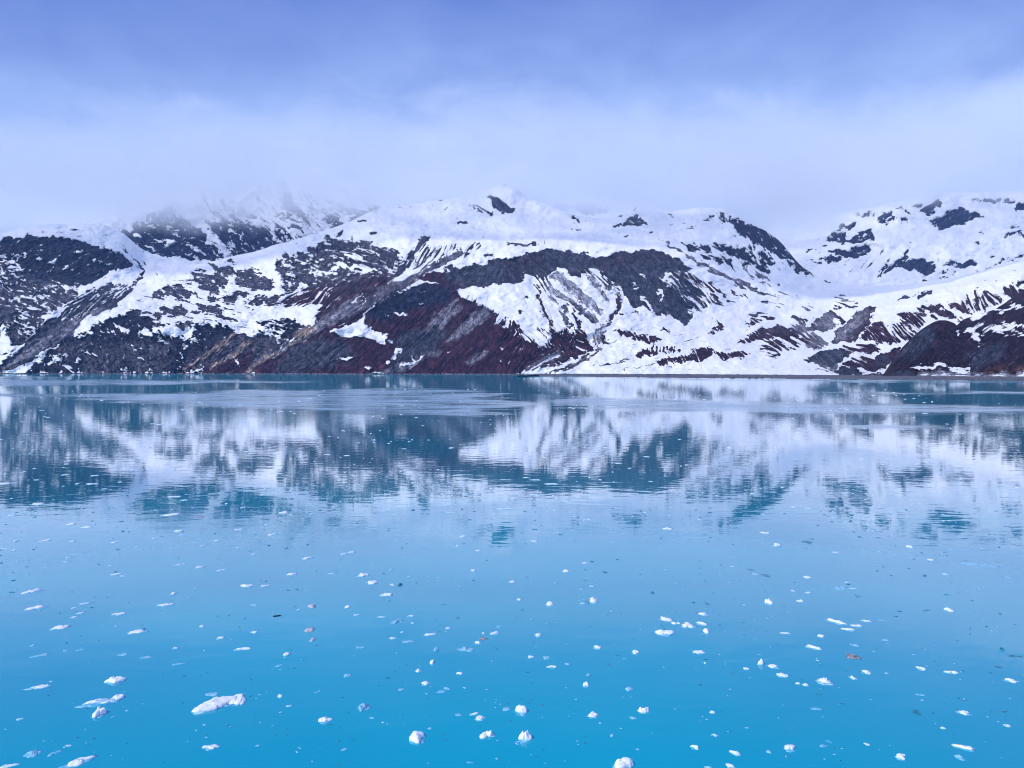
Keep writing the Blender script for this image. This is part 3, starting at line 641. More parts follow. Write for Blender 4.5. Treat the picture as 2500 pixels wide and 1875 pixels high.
MAIN = [
 (-420, ((914,2950),(800,3150),(700,3500),(640,3800),(600,4000),(575,4300))),
 (-100, ((914,2950),(800,3150),(700,3550),(640,3800),(588,3950),(580,4150))),
 (0,    ((914,2950),(800,3150),(700,3550),(640,3800),(585,3950),(571,4150))),
 (60,   ((914,2940),(800,3150),(705,3550),(645,3830),(580,3970),(556,4200))),
 (130,  ((914,2920),(800,3150),(710,3550),(650,3850),(580,4000),(548,4250))),
 (220,  ((914,2900),(800,3140),(720,3520),(665,3850),(590,4060),(545,4300))),
 (290,  ((914,2880),(800,3120),(730,3500),(680,3850),(605,4100),(566,4350))),
 (345,  ((914,2870),(795,3120),(735,3500),(690,3850),(650,4150),(607,4450))),
 (400,  ((914,2860),(792,3120),(738,3480),(696,3800),(660,4100),(632,4420))),
 (480,  ((914,2850),(790,3120),(740,3450),(700,3750),(665,4050),(643,4350))),
 (560,  ((914,2830),(794,3100),(740,3410),(698,3730),(655,4020),(629,4320))),
 (690,  ((915,2800),(800,3050),(740,3350),(690,3700),(640,3950),(594,4250))),
 (820,  ((915,2750),(790,3000),(720,3300),(660,3700),(610,4000),(553,4350))),
 (930,  ((915,2700),(780,3000),(690,3350),(620,3750),(570,4100),(511,4600))),
 (1060, ((915,2680),(760,3050),(670,3400),(610,3750),(560,4200),(490,4900))),
 (1140, ((916,2650),(755,3050),(670,3400),(610,3700),(565,4200),(480,5050))),
 (1190, ((916,2640),(752,3050),(670,3400),(610,3670),(568,4200),(462,5150))),
 (1238, ((916,2620),(750,3050),(670,3400),(610,3650),(570,4200),(445,5200))),
 (1290, ((916,2610),(765,3020),(680,3400),(610,3670),(570,4240),(482,5150))),
 (1345, ((916,2605),(780,2990),(690,3370),(611,3690),(570,4270),(506,5080))),
 (1400, ((916,2600),(800,2950),(700,3350),(612,3700),(570,4300),(524,5000))),
 (1470, ((916,2560),(815,2900),(710,3320),(614,3720),(572,4320),(531,5000))),
 (1525, ((917,2530),(825,2870),(715,3300),(616,3740),(574,4340),(508,5150))),
 (1565, ((917,2500),(830,2850),(720,3300),(618,3750),(575,4350),(488,5250))),
 (1640, ((918,2450),(840,2800),(740,3320),(626,3790),(577,4370),(515,5150))),
 (1700, ((918,2400),(850,2750),(760,3350),(640,3850),(580,4400),(506,5150))),
 (1750, ((919,2350),(860,2680),(780,3280),(668,3870),(600,4400),(508,5100))),
 (1800, ((919,2300),(870,2600),(800,3200),(700,3900),(620,4400),(530,5000))),
 (1850, ((919,2250),(876,2580),(812,3120),(728,3850),(650,4350),(552,4950))),
 (1900, ((920,2200),(880,2550),(820,3050),(750,3800),(680,4300),(585,4900))),
 (1960, ((920,2150),(880,2550),(830,3000),(760,3700),(710,4300),(652,4850))),
 (2020, ((921,2100),(880,2500),(830,2950),(770,3600),(720,4300),(684,4900))),
 (2100, ((921,2050),(880,2450),(820,2900),(755,3400),(718,4300),(697,5000))),
 (2180, ((922,2000),(880,2400),(800,2850),(738,3300),(715,4000),(696,4800))),
 (2300, ((922,1950),(870,2350),(790,2750),(708,3200),(696,3700),(683,4500))),
 (2450, ((923,1850),(860,2250),(760,2650),(672,3100),(660,3500),(648,4200))),
 (2500, ((924,1800),(860,2200),(750,2600),(655,3050),(645,3500),(636,4200))),
 (2920, ((927,1700),(850,2100),(740,2500),(640,3000),(630,3500),(620,4200))),
]
slope('mountain', 'M', MAIN, 2.1, 400, 'long snow-streaked mountain with dark bluff rising from the far shore', seed=1)
BACK = [
 (90, ((720,4750),(640,4900),(600,5050),(575,5150))), (150, ((720,4750),(640,4950),(585,5120),(550,5250))), (220, ((720,4750),(640,4950),(580,5180),(541,5350))),
 (290, ((720,4750),(620,5000),(570,5250),(529,5480))), (360, ((720,4750),(620,5000),(560,5300),(505,5600))),
 (400, ((720,4750),(620,5000),(555,5300),(497,5650))), (480, ((720,4750),(620,5000),(550,5350),(488,5700))),
 (560, ((720,4750),(620,5050),(545,5400),(475,5750))), (640, ((700,4800),(610,5100),(540,5450),(455,5850))),
 (700, ((700,4800),(600,5150),(530,5500),(448,5900))), (800, ((680,4850),(590,5200),(525,5500),(462,5850))),
 (900, ((650,4900),(570,5200),(520,5500),(485,5700))), (1010, ((620,4950),(560,5200),(525,5400),(500,5600))),
]
slope('mountain', 'B', BACK, 2.4, 150, 'dark rocky mountain behind the left slope with its top in cloud', relief=1.6, seed=3, edge=110, shore=False)
GAP = [
 (1310, ((620,5500),(560,5800),(530,6000),(505,6200))), (1380, ((620,5500),(560,5800),(525,6050),(492,6300))),
 (1440, ((620,5500),(560,5800),(520,6050),(485,6300))), (1500, ((620,5500),(560,5800),(525,6050),(488,6300))), (1570, ((620,5500),(560,5800),(535,6000),(505,6200))),
]
slope('mountain', 'B', GAP, 2.6, 70, 'distant dark rock face in the cloudy saddle behind the snowy crest', relief=1.2, seed=5, shore=False)
RIGHT = [
 (1860, ((760,4950),(690,5300),(620,5700),(580,6100),(550,6500))), (1930, ((760,4950),(690,5300),(620,5700),(585,6100),(555,6500))),
 (2000, ((760,4950),(690,5250),(620,5650),(570,6000),(530,6350))), (2090, ((760,4950),(695,5200),(620,5600),(560,5900),(512,6250))),
 (2160, ((760,4950),(692,5200),(610,5600),(545,5950),(498,6300))), (2250, ((750,4950),(685,5250),(600,5650),(530,6000),(478,6350))),
 (2400, ((740,4900),(670,5250),(590,5650),(525,6000),(468,6400))), (2500, ((730,4900),(660,5250),(585,5650),(520,6000),(465,6400))),
 (2920, ((720,4900),(650,5250),(570,5650),(510,6000),(455,6400))),
]
slope('mountain', 'R', RIGHT, 2.4, 190, 'high snowy mountain with scattered dark crags above the glacier basin', relief=1.2, seed=7, shore=False)
HILLR = [
 (2300, ((900,2150),(880,2250),(850,2350),(830,2450))), (2340, ((900,2150),(870,2250),(820,2400),(790,2550))), (2358, ((900,2150),(860,2250),(810,2420),(777,2600))),
 (2407, ((900,2120),(860,2230),(800,2420),(764,2620))), (2444, ((900,2100),(850,2230),(790,2420),(746,2650))), (2475, ((900,2080),(845,2230),(775,2420),(724,2680))),
 (2500, ((900,2060),(840,2220),(760,2420),(703,2700))), (2700, ((900,2000),(820,2200),(720,2420),(640,2700))), (2920, ((900,1950),(800,2150),(690,2400),(600,2700))),
]
slope('hill', 'N', HILLR, 1.7, 150, 'dark snow-patched hillside at the right edge behind the rounded knob', 'hill', relief=.5, seed=11, edge=5, shore=False)
KNOB = [
 (2100, ((925,1840),(924.5,1850),(924,1860),(923,1880))), (2150, ((925,1800),(923,1830),(921,1860),(918,1900))), (2168, ((925,1795),(918,1840),(908,1890),(898,1950))),
 (2183, ((925,1790),(910,1850),(890,1910),(873,1990))), (2223, ((925,1785),(900,1860),(860,1960),(827,2060))), (2253, ((925,1780),(890,1870),(840,1980),(801,2100))),
 (2275, ((925,1775),(885,1880),(830,2000),(787,2120))), (2290, ((925,1772),(880,1880),(828,2000),(781,2130))), (2312, ((926,1770),(880,1880),(828,2000),(783,2130))),
 (2330, ((926,1768),(885,1870),(835,1980),(790,2120))), (2345, ((926,1765),(890,1860),(845,1960),(805,2080))), (2383, ((926,1760),(895,1840),(860,1920),(830,2020))),
 (2400, ((926,1757),(895,1830),(858,1920),(828,2020))), (2430, ((926,1755),(890,1830),(850,1920),(812,2030))), (2470, ((927,1750),(890,1830),(850,1920),(818,2030))),
 (2500, ((927,1745),(885,1830),(845,1920),(815,2030))), (2700, ((928,1720),(880,1800),(830,1900),(790,2030))), (2920, ((928,1700),(870,1800),(820,1900),(770,2030))),
]
slope('hill', 'N', KNOB, 1.5, 170, 'rounded dark scrub-covered knob by the water at right', 'hill', relief=.45, seed=13, edge=3)

# ------------------------------------------------------------------ gravel beach
def gravel_material():
    t = NT('wet_gravel')
    pos = t.n('ShaderNodeNewGeometry').outputs['Position']
    n1 = t.noise(pos, .5, 6, .65); n2 = t.noise(pos, .05, 4, .6)
    c = t.mix(t.mapr(n1, .35, .7), (0.060, 0.058, 0.064, 1), (0.200, 0.195, 0.205, 1))
    c = t.mix(t.mapr(n2, .4, .62), c, (0.085, 0.080, 0.085, 1))
    bump = t.n('ShaderNodeBump', {'Height': n1, 'Strength': 1.0, 'Distance': .6})
    bs = t.n('ShaderNodeBsdfPrincipled', {'Base Color': c, 'Roughness': .8, 'Normal': bump.outputs[0]})
    t.t.links.new(bs.outputs[0], t.out.inputs[0])
    return t.m
def beach():
    cols = np.arange(1262, 2920, 3.0)
    lo = np.interp(cols, [1262, 1400, 1800, 2150, 2500, 2920], [917.0, 919, 924.0, 926.5, 930, 935])
    hi = np.interp(cols, [1262, 1320, 1800, 2000, 2150, 2500, 2920], [916.4, 914.5, 915, 915.5, 918, 919, 920])
    lo = lo + 1.6 * fbm(cols / 60., cols * 0 + .5, 4, 15, .6)
    a0, b0 = ray(cols, lo); y0 = -CAM_H / b0
    rows = []
    for f, zz in ((-.03, -3.0), (0.0, 0.0), (.3, .9), (.6, 2.0), (1.0, 3.4), (1.25, 1.0)):
        py = lo + (hi - lo) * max(f, 0)
        a, b = ray(cols, py)
        z = zz + (.35 * fbm(cols / 14., np.full_like(cols, f * 9), 3, 5) if f > 0 else 0)
        y = (z - CAM_H) / b if f >= 0 else y0 * .99
        if f > 1: y = (3.4 - CAM_H) / ray(cols, hi)[1] * 1.03
        rows.append(np.stack([a * y, y, z * np.ones_like(cols)], -1))
    V = np.stack(rows)
    return tag(mesh_obj('beach', V.reshape(-1, 3), grid_faces(*V.shape[:2]), gravel_material()),
               'low grey gravel beach along the far right shore', 'beach', kind='structure')
beach()

def shore_boulders():
    rg = np.random.RandomState(21); VV, TT, off = [], [], 0
    t_ = np.linspace(0, 2 * np.pi, 7, endpoint=False)
    for q in range(900):
        left = rg.rand() < .5
        px = rg.uniform(-400, 1270) if left else rg.uniform(1270, 2900)
        py = (np.interp(px, [-400, 1270], [914.6, 916.6]) if left else np.interp(px, [1270, 1800, 2150, 2500, 2920], [917.2, 922.5, 925, 928.5, 933])) + rg.uniform(-1.2, .5)
        x, y = on_water(px, py); r0 = rg.uniform(.5, 1.3) + 2.2 * rg.rand() ** 5
        z0 = -.2 if left else rg.uniform(-.2, .5)
        ring = lambda f, z: np.stack([x + r0 * f * np.cos(t_) * rg.uniform(.7, 1.3, 7), y + r0 * f * np.sin(t_) * rg.uniform(.7, 1.3, 7), np.full(7, z0 + z * r0) * rg.uniform(.85, 1.1, 7)], 1)
        V = np.concatenate([ring(1.0, 0), ring(1.05, .5), ring(.5, .95), [[x, y, z0 + r0 * 1.0]]])
        i = np.arange(7); j = (i + 1) % 7
        T = np.concatenate([np.stack([i + 7 * g, j + 7 * g, j + 7 * g + 7], 1) for g in (0, 1)] + [np.stack([i + 7 * g, j + 7 * g + 7, i + 7 * g + 7], 1) for g in (0, 1)] + [np.stack([i + 14, j + 14, np.full(7, 21)], 1)]) + off
        VV.append(V); TT.append(T); off += len(V)
    tag(mesh_obj('shore_rubble', np.concatenate(VV), np.concatenate(TT), gravel_material(), smooth_shade=False), 'scattered grey boulders strewn along the waterline of the far shore', 'boulders', kind='stuff')
shore_boulders()

# ------------------------------------------------------------------ water
WIND = [  # wind-ruffled lanes: amount, softness in frame units, outline
 (1.0, 5, [(-600, 924), (300, 926), (650, 929), (820, 931), (640, 935), (330, 941), (0, 943), (-600, 946)]),
 (.95, 4, [(120, 920), (-600, 920), (-600, 925), (60, 925)]),
 (1.0, 6, [(-600, 955), (0, 960), (150, 961), (480, 958), (650, 949), (1000, 947), (1180, 955), (1300, 985), (1200, 1020), (900, 1010), (560, 996), (370, 987), (150, 970), (-600, 964)]),
 (.55, 40, [(300, 985), (900, 1000), (1250, 990), (1300, 1040), (900, 1045), (500, 1030)]),
 (.85, 4, [(1280, 921), (1700, 928), (2100, 933), (3100, 938), (3100, 930), (2100, 926), (1700, 924)]),
 (.95, 5, [(1950, 957), (2300, 955), (3100, 957), (3100, 964), (2300, 962), (2000, 961)]),
 (.95, 8, [(1300, 965), (1700, 975), (2000, 985), (2500, 988), (3100, 990), (3100, 1018), (2500, 1010), (2100, 1010), (1750, 1005), (1400, 1000)]),
 (.9, 5, [(1990, 1042), (2150, 1037), (2330, 1038), (2340, 1046), (2100, 1046)]),
 (.5, 8, [(2360, 983), (3100, 981), (3100, 986), (2380, 986)]),
]
def water_material():
    t = NT('glacial_sea_water')
    geo = t.n('ShaderNodeNewGeometry'); pos = geo.outputs['Position']
    ruf = t.n('ShaderNodeAttribute', attribute_name='ruffle').outputs['Fac']
    mp = t.n('ShaderNodeMapping', {'Vector': pos, 'Scale': (0.016, 0.03, 1)})
    silt = t.noise(mp.outputs[0], 1.0, 3, .5, .4)
    col = t.mix(t.mapr(silt, .3, .7), (0.000, 0.320, 0.455, 1), (0.000, 0.390, 0.515, 1))
    m2 = t.n('ShaderNodeMapping', {'Vector': pos, 'Scale': (0.16, 0.34, 1), 'Rotation': (0, 0, .25)})
    w1 = t.noise(m2.outputs[0], 1.0, 2, .5, .5)
    m3 = t.n('ShaderNodeMapping', {'Vector': pos, 'Scale': (0.9, 1.9, 1), 'Rotation': (0, 0, -.3)})
    w2 = t.noise(m3.outputs[0], 1.0, 2, .5, .3)
    hgt = t.math('ADD', t.math('MULTIPLY', w1, .016), t.math('MULTIPLY', w2, .0018))
    bump = t.n('ShaderNodeBump', {'Height': hgt, 'Strength': 1.0, 'Distance': 1.0})
    rough = t.math('ADD', t.math('ADD', t.math('MULTIPLY', ruf, .10), t.math('MULTIPLY', t.math('POWER', ruf, 2.5), .15)), .022)
    fr = t.n('ShaderNodeFresnel', {'IOR': 1.333, 'Normal': bump.outputs[0]}).outputs[0]
    fac = t.math('MINIMUM', t.math('SUBTRACT', t.math('MULTIPLY', fr, 1.85), .07, True), .79)
    body = t.n('ShaderNodeBsdfDiffuse', {'Color': col, 'Roughness': 0.0})
    mirror = t.n('ShaderNodeBsdfGlossy', {'Color': (1, 1, 1, 1), 'Roughness': rough, 'Normal': bump.outputs[0]})
    mx = t.n('ShaderNodeMixShader', {0: fac, 1: body.outputs[0], 2: mirror.outputs[0]})
    t.t.links.new(mx.outputs[0], t.out.inputs[0])
    return t.m
def water():
    cols = np.concatenate([[-40000, -9000, -3000, -1400], np.arange(-900, 3401, 14.0), [3900, 5500, 11000, 42000]])
    rows = np.concatenate([np.arange(899.2, 905, .8), np.arange(905, 1060, 1.5), np.arange(1060, 1300, 6), np.arange(1300, 2000, 25), [2200, 3000, 6000]])
    px, py = np.meshgrid(cols, rows)
    x, y = on_water(px, py)
    ruf = np.zeros_like(x)
    qx = px + 140 * fbm(px / 260, py / 7, 4, 2); qy = py + 5.0 * fbm(px / 210, py / 9, 4, 4)
    for amt, soft, pl in WIND:
        pl = np.array(pl, float); d2 = np.full(px.shape, 1e9); ins = np.zeros(px.shape, bool)
        for (ax, ay), (bx, by) in zip(pl, np.roll(pl, -1, axis=0)):
            ex, ey = bx - ax, by - ay
            t = np.clip(((qx - ax) * ex * .01 + (qy - ay) * ey) / (ex * ex * .01 + ey * ey + 1e-9), 0, 1)
            d2 = np.minimum(d2, ((qx - ax - t * ex) * .1) ** 2 + (qy - ay - t * ey) ** 2)
            if ay != by: ins ^= ((ay > qy) != (by > qy)) & (qx < ex * (qy - ay) / ey + ax)
        sd = np.sqrt(d2) * np.where(ins, 1, -1)
        ruf = np.maximum(ruf, amt * smooth(-soft * .9, soft * .9, sd) * np.clip(.86 + .5 * fbm(px / 170, py / 3.2, 4, 31, .6), .25, 1.1))
    base = smooth(140, 460, y) * .22                       # a light breeze farther out
    ruf = np.maximum(ruf, base * (0.75 + .5 * fbm(x / 200, y / 60, 3, 8)))
    V = np.stack([x, y, np.zeros_like(x)], -1)
    o = mesh_obj('water', V.reshape(-1, 3), grid_faces(*V.shape[:2])[:, ::-1], water_material())
    add_attr(o, 'ruffle', np.clip(ruf, 0, 1).ravel())
    return tag(o, 'calm turquoise glacial water filling the bay', 'water', kind='structure')
water()

# ------------------------------------------------------------------ floating ice
def ice_material(name, c0, c1, rough, bump, spec=.5, scale=3.0, wet=False):
    t = NT(name)
    pos = t.n('ShaderNodeNewGeometry').outputs['Position']
    n1 = t.noise(pos, scale, 5, .6); n2 = t.noise(pos, scale * 4, 4, .6)
    c = t.mix(t.mapr(n1, .35, .65), (*c0, 1), (*c1, 1))
    if wet:                                                   # clear, waterlogged ice just above the waterline
        sz = t.n('ShaderNodeSeparateXYZ'); t.set(sz.inputs[0], pos)
        c = t.mix(t.mapr(t.math('ADD', sz.outputs[2], t.math('MULTIPLY', t.math('SUBTRACT', n1, .5), .08)), -.01, .075), (.34, .66, .82, 1), c)
    h = t.math('ADD', n1, t.math('MULTIPLY', n2, .3))
    b = t.n('ShaderNodeBump', {'Height': h, 'Strength': 1.0, 'Distance': bump})
    bs = t.n('ShaderNodeBsdfPrincipled', {'Base Color': c, 'Roughness': rough, 'Normal': b.outputs[0], 'Specular IOR Level': spec, 'IOR': 1.31})
    t.t.links.new(bs.outputs[0], t.out.inputs[0])
    return t.m
M_ICE = {
 'w': ice_material('white_glacier_ice', (.86, .92, .96), (.95, .97, .98), .5, .04, wet=True),
 'b': ice_material('clear_blue_ice', (.16, .50, .68), (.42, .70, .82), .3, .06),
 'r': ice_material('waterlogged_ice_rim', (.05, .42, .62), (.34, .68, .82), .2, .02, scale=1.6),
 'c': ice_material('glassy_dark_ice', (.004, .13, .20), (.06, .36, .48), .15, .03, scale=5),
 'd': ice_material('silt_laden_ice', (.34, .34, .38), (.74, .78, .84), .6, .08, scale=6),
 'e': ice_material('brown_silt_ice', (.15, .115, .115), (.52, .50, .52), .6, .08, scale=6),
 'k': ice_material('waterlogged_wood', (.012, .010, .012), (.045, .035, .035), .6, .03, scale=8),
}
def outline(rg, n, jag, elong=1.0):
    th = np.linspace(0, 2 * np.pi, n, endpoint=False)
    rr = np.ones(n)
    for k in range(2, 6): rr += rg.uniform(.05, .20) * jag * np.cos(k * th + rg.uniform(0, 6.28)) / (k - 1) * 1.5
    rr += rg.normal(0, .075 * jag, n)
    rr = np.maximum(rr, .25)
    return th + rg.uniform(-.4, .4, n) * 2 * np.pi / n, rr / np.percentile(rr, 85)
def dome(rg, A, hz, n=18, rings=6, jag=1.0, peak=(0, 0), sharp=.6, lumps=.3, depth=.3, k=1.0, ky=None, off=(0, 0)):
    """an irregular floating lump: rings of an uneven outline, mapped by A, rising to an off-centre crest"""
    th, rr = outline(rg, n, jag)
    ky = k if ky is None else ky
    rs = rr.copy()
    for _ in range(4): rs = (np.roll(rs, 1) + rs + np.roll(rs, -1)) / 3
    V = []
    levels = np.concatenate([[1.0, 1.0], np.linspace(1, 0, rings + 1)[1:-1]])
    ph = rg.uniform(0, 50, 2)
    for i, f in enumerate(levels):
        rf = rr * f ** 1.5 + rs * (1 - f ** 1.5)
        u = (rf * f * np.cos(th) + peak[0] * (1 - f)) * k + off[0]; v = (rf * f * np.sin(th) + peak[1] * (1 - f)) * ky + off[1]
        if i > 1: u = u + rg.normal(0, .05 * lumps * k, n); v = v + rg.normal(0, .05 * lumps * ky, n)
        if i == 0: z = np.full(n, -depth * hz - .05); u = off[0] + (u - off[0]) * .9; v = off[1] + (v - off[1]) * .9
        elif i == 1: z = np.full(n, -.01)
        else:
            z = hz * (1 - f ** 2.2) ** sharp
            z = z * (1 + lumps * 2.0 * fbm(u / k * 1.6 + ph[0], v / ky * 1.6 + ph[1], 2, 3)) + rg.normal(0, .05 * hz * lumps, n)
            z = np.maximum(z, .04 * hz)
        xy = A @ np.stack([u, v])
        V.append(np.stack([xy[0], xy[1], z], 1))
    m = len(V)
    c = A @ np.array([peak[0] * k + off[0], peak[1] * ky + off[1]])
    V = np.concatenate(V + [np.array([[c[0], c[1], V[-1][:, 2].mean() * rg.uniform(1.0, 1.06)]])])
    i = np.arange(m * n).reshape(m, n); j = np.roll(i, -1, axis=1)
    q = np.stack([i[:-1], j[:-1], j[1:], i[1:]], -1).reshape(-1, 4)
    tri = np.concatenate([q[:, [0, 1, 2]], q[:, [0, 2, 3]], np.stack([i[-1], j[-1], np.full(n, m * n)], -1)])
    return V, tri
TOFF = {'E': (0, 1275, 2.765), 'F': (800, 1275, 2.6023), 'G': (1650, 1275, 2.6023), 'H': (0, 900, 1.7696), 'I': (1250, 900, 1.7696)}
LAND = {}   # things other labels refer to
PIECES = []
def I(tile, cx, cy, w, h, tilt=0, kind='w', land=None, label=None, form=None):
    x0, y0, s = TOFF[tile]
    PIECES.append(dict(px=x0 + cx / s, py=y0 + cy / s, w=w / s, h=h / s, tilt=tilt, kind=kind, land=land, label=label, form=form))

I('E', 1488, 1205, 285, 142, 19, 'w', 'the big tilted slab', 'largest ice slab, white with a grey cracked end, low left water', 'slab')
I('E', 705, 1195, 240, 110, 22, 'w', 'the two-armed floe', 'long two-armed white floe with a see-through middle, left foreground', 'arms')
I('E', 668, 1285, 90, 78, 0, 'w', None, 'bright rounded ice lump on a pale shelf under the two-armed floe', 'lump')
I('E', 780, 1063, 122, 66, 0, 'w', 'the faceted block', 'bright faceted white block with a clear corner above the two-armed floe', 'lump')
I('E', 275, 1105, 132, 44, 14, 'w', 'the boat-shaped chunk', 'boat-shaped white chunk with raised ends left of the faceted block', None)
I('E', 343, 1074, 22, 12, 10, 'w')
I('E', 535, 1605, 170, 95, 27, 'w', 'the curved tail piece', 'long curved white piece tapering up right at the bottom left', None)
I('E', 55, 1640, 112, 46, 22, 'w', None, 'white chunk cut off by the bottom left corner', None)
I('E', 1430, 1512, 105, 45, 8, 'w', 'the lone oval', 'lone oval white floe with blue rim below the big tilted slab', None)
I('E', 1432, 1157, 92, 32, 4, 'b', None, 'clear pale blue scrap touching the big tilted slab', None)
I('F', 567, 1360, 112, 92, 0, 'w', 'the peaked white block', 'peaked bright white block alone in the low centre water', 'lump')
I('F', 1885, 1530, 140, 100, 0, 'w', 'the block at the bottom edge', 'large bright white block cut by the bottom edge right of centre', 'lump')
I('F', 1228, 1192, 75, 70, -8, 'w', 'the heart-shaped chunk', 'heart-shaped notched white chunk in the low centre water', 'lump')
I('G', 943, 1005, 140, 62, 0, 'w', 'the crested piece', 'crested white ice piece on a wide pale shelf, right foreground', 'crest')
I('F', 1688, 493, 72, 54, 32, 'w', 'the hooked chunk', 'white upright chunk with a tail hooked out to its left', 'lump')
I('F', 1622, 515, 52, 14, -8, 'w', None, 'thin white tail lying against the hooked chunk', None)
I('F', 2140, 695, 125, 56, 4, 'w', 'the split fan', 'fan-shaped white chunk with a split left end and ragged right edge', None)
I('G', 1900, 262, 212, 40, -10, 'b', 'the long grey slab', 'long thin grey-blue slab lying flat near the right reflections', None)
I('E', 1865, 632, 50, 18, 14, 'k', 'the driftwood', 'dark piece of driftwood afloat left of centre', None)
I('G', 1125, 848, 85, 48, -18, 'd', 'the brown slush', 'brownish silt-laden ice patch right of the crested piece', None)
I('F', 990, 738, 78, 20, 4, 'd', 'the reddish crumbs', 'reddish-brown crumbly ice strip between two white chunks, centre', None)
I('G', 1483, 153, 46, 22, 0, 'w', 'the bright bean', 'bright bean-shaped chunk just below the right mountain reflection', 'lump')
I('H', 740, 628, 92, 20, 10, 'w', 'the ragged floe', 'ragged white floe on the dark left reflection', None)
I('F', 375, 457, 98, 28, 5, 'w', 'the fish-shaped floe', 'fish-shaped white floe with pointed right tail, left of centre', None)
I('E', 920, 735, 132, 44, 14, 'w', 'the crumbled strip', 'crumbled white strip with dark trailing end, left water', None)
I('G', 1095, 677, 86, 28, 0, 'w', 'the double floe', 'low double floe in front of the right-hand trio', None)
# the rest of the left third
for a in ((1650,850,106,28,6), (1935,887,50,33,0), (410,705,106,46,10), (805,615,86,32,9), (1120,553,102,33,11), (240,572,126,40,9), (215,462,102,48,10), (1665,425,92,32,3), (1790,427,62,20,9), (785,347,66,22,6), (825,362,42,12,0), (1350,300,66,22,9), (1215,283,66,20,14), (1495,322,66,18,7), (585,30,82,18,0), (480,10,70,20,3), (310,120,60,22,8), (105,125,46,20,5), (487,128,50,14,0), (30,178,50,12,0), (92,188,40,14,6), (1610,47,62,15,6), (1205,58,56,18,6), (1230,85,46,12,0), (1970,347,70,26,0), (2070,240,60,26,12), (1460,123,42,16,6), (770,135,42,18,6), (165,26,50,9,0), (745,110,42,8,0), (1490,777,56,25,8), (1715,740,50,25,10), (1362,700,50,18,-6), (500,638,52,20,10), (575,545,72,20,12), (545,610,42,22,20), (497,578,36,12,0), (1890,1170,46,28,0), (1950,1238,42,18,12), (460,1508,42,24,6), (135,1327,46,20,12), (1180,848,42,18,6), (1170,478,48,24,-6), (2190,1330,84,58,8), (1800,15,44,12,6), (920,165,36,10,6), (1600,170,30,10,0), (1710,215,36,12,0), (440,265,66,10,6), (460,235,40,10,4), (1365,157,40,10,6), (1055,105,60,14,8), (2015,590,26,12,0)):
    I('E', *a)
for a in ((372,1550,56,36,18), (228,1552,90,58,0), (990,908,72,28,10), (275,893,104,32,12), (224,825,46,20,8), (440,865,46,18,0), (550,858,42,16,14), (830,888,56,26,8), (1200,955,100,20,10), (2005,1548,26,18,0), (1740,1505,46,14,12), (1893,1281,32,10,0), (855,1270,28,14,0), (1378,1365,26,18,-20), (1393,1450,26,18,14), (1885,965,56,18,14), (1715,555,62,18,0), (2100,800,26,14,0), (765,1310,30,14,14)):
    I('E', *a, 'b')
for a in ((2105,565,56,38,0), (2090,725,66,42,0), (2110,790,46,28,0)): I('E', *a, 'd')
# centre
for a in ((1008,1345,86,64,0), (1260,1365,76,80,0), (1685,1220,76,44,0), (2010,1190,76,54,14), (935,1215,62,28,8), (965,1240,62,40,8), (620,1018,62,33,4), (838,957,46,28,0), (663,888,42,38,10), (575,940,46,28,0), (1425,915,66,28,0), (1640,1030,42,38,14), (1955,822,56,34,-6), (1715,790,72,30,0), (2150,612,82,40,-8), (2200,640,36,24,0), (1337,713,56,30,0), (1060,700,62,34,8), (955,763,40,26,0), (988,705,24,16,0), (1410,518,52,36,0), (1170,375,50,22,-5), (1632,257,46,16,0), (1512,310,42,26,6), (285,378,82,36,8), (228,332,84,30,-5), (340,600,78,12,0), (530,592,46,18,6), (410,395,36,16,0), (925,305,36,18,0), (1215,490,32,18,0), (150,188,52,15,0), (100,200,42,13,0), (955,178,36,16,0), (855,88,46,17,0), (1310,118,48,14,0), (125,538,36,24,0), (180,587,38,14,8), (650,710,88,24,10), (410,735,52,20,8), (1290,853,42,24,0), (472,697,24,12,0), (540,640,26,14,0), (765,670,40,18,6), (20,325,40,12,0), (400,298,22,10,0), (1675,405,32,14,0), (825,150,24,12,0)):
    I('F', *a)
for a in ((1205,1398,42,24,0), (225,1172,72,58,22), (280,1240,32,18,0), (835,1220,42,22,6), (1135,1182,56,24,8), (650,1308,32,18,8), (720,1072,52,26,8), (1915,1055,52,36,0), (440,625,78,42,14), (505,755,84,18,0), (880,800,88,42,-14), (105,1440,36,20,8), (1805,1352,36,22,-10), (1970,1440,30,15,-12), (1730,1275,26,15,0), (1655,972,22,26,0), (1525,898,42,16,-4), (755,1052,44,18,-6), (465,1060,38,22,0), (870,1050,26,16,0), (690,810,26,36,10), (908,1525,44,12,-5), (1072,1500,24,14,0), (1940,1240,58,16,0), (1390,855,52,24,0), (125,970,44,30,16), (205,793,52,18,0), (385,492,24,16,0), (1090,660,44,14,0)):
    I('F', *a, 'b')
for a in ((740,522,42,14,0), (825,606,40,16,0), (1790,900,42,18,0), (1955,530,34,6,0), (865,135,36,8,0), (1635,367,36,10,0), (2065,447,28,18,0), (460,395,36,26,-20)): I('F', *a, 'c')
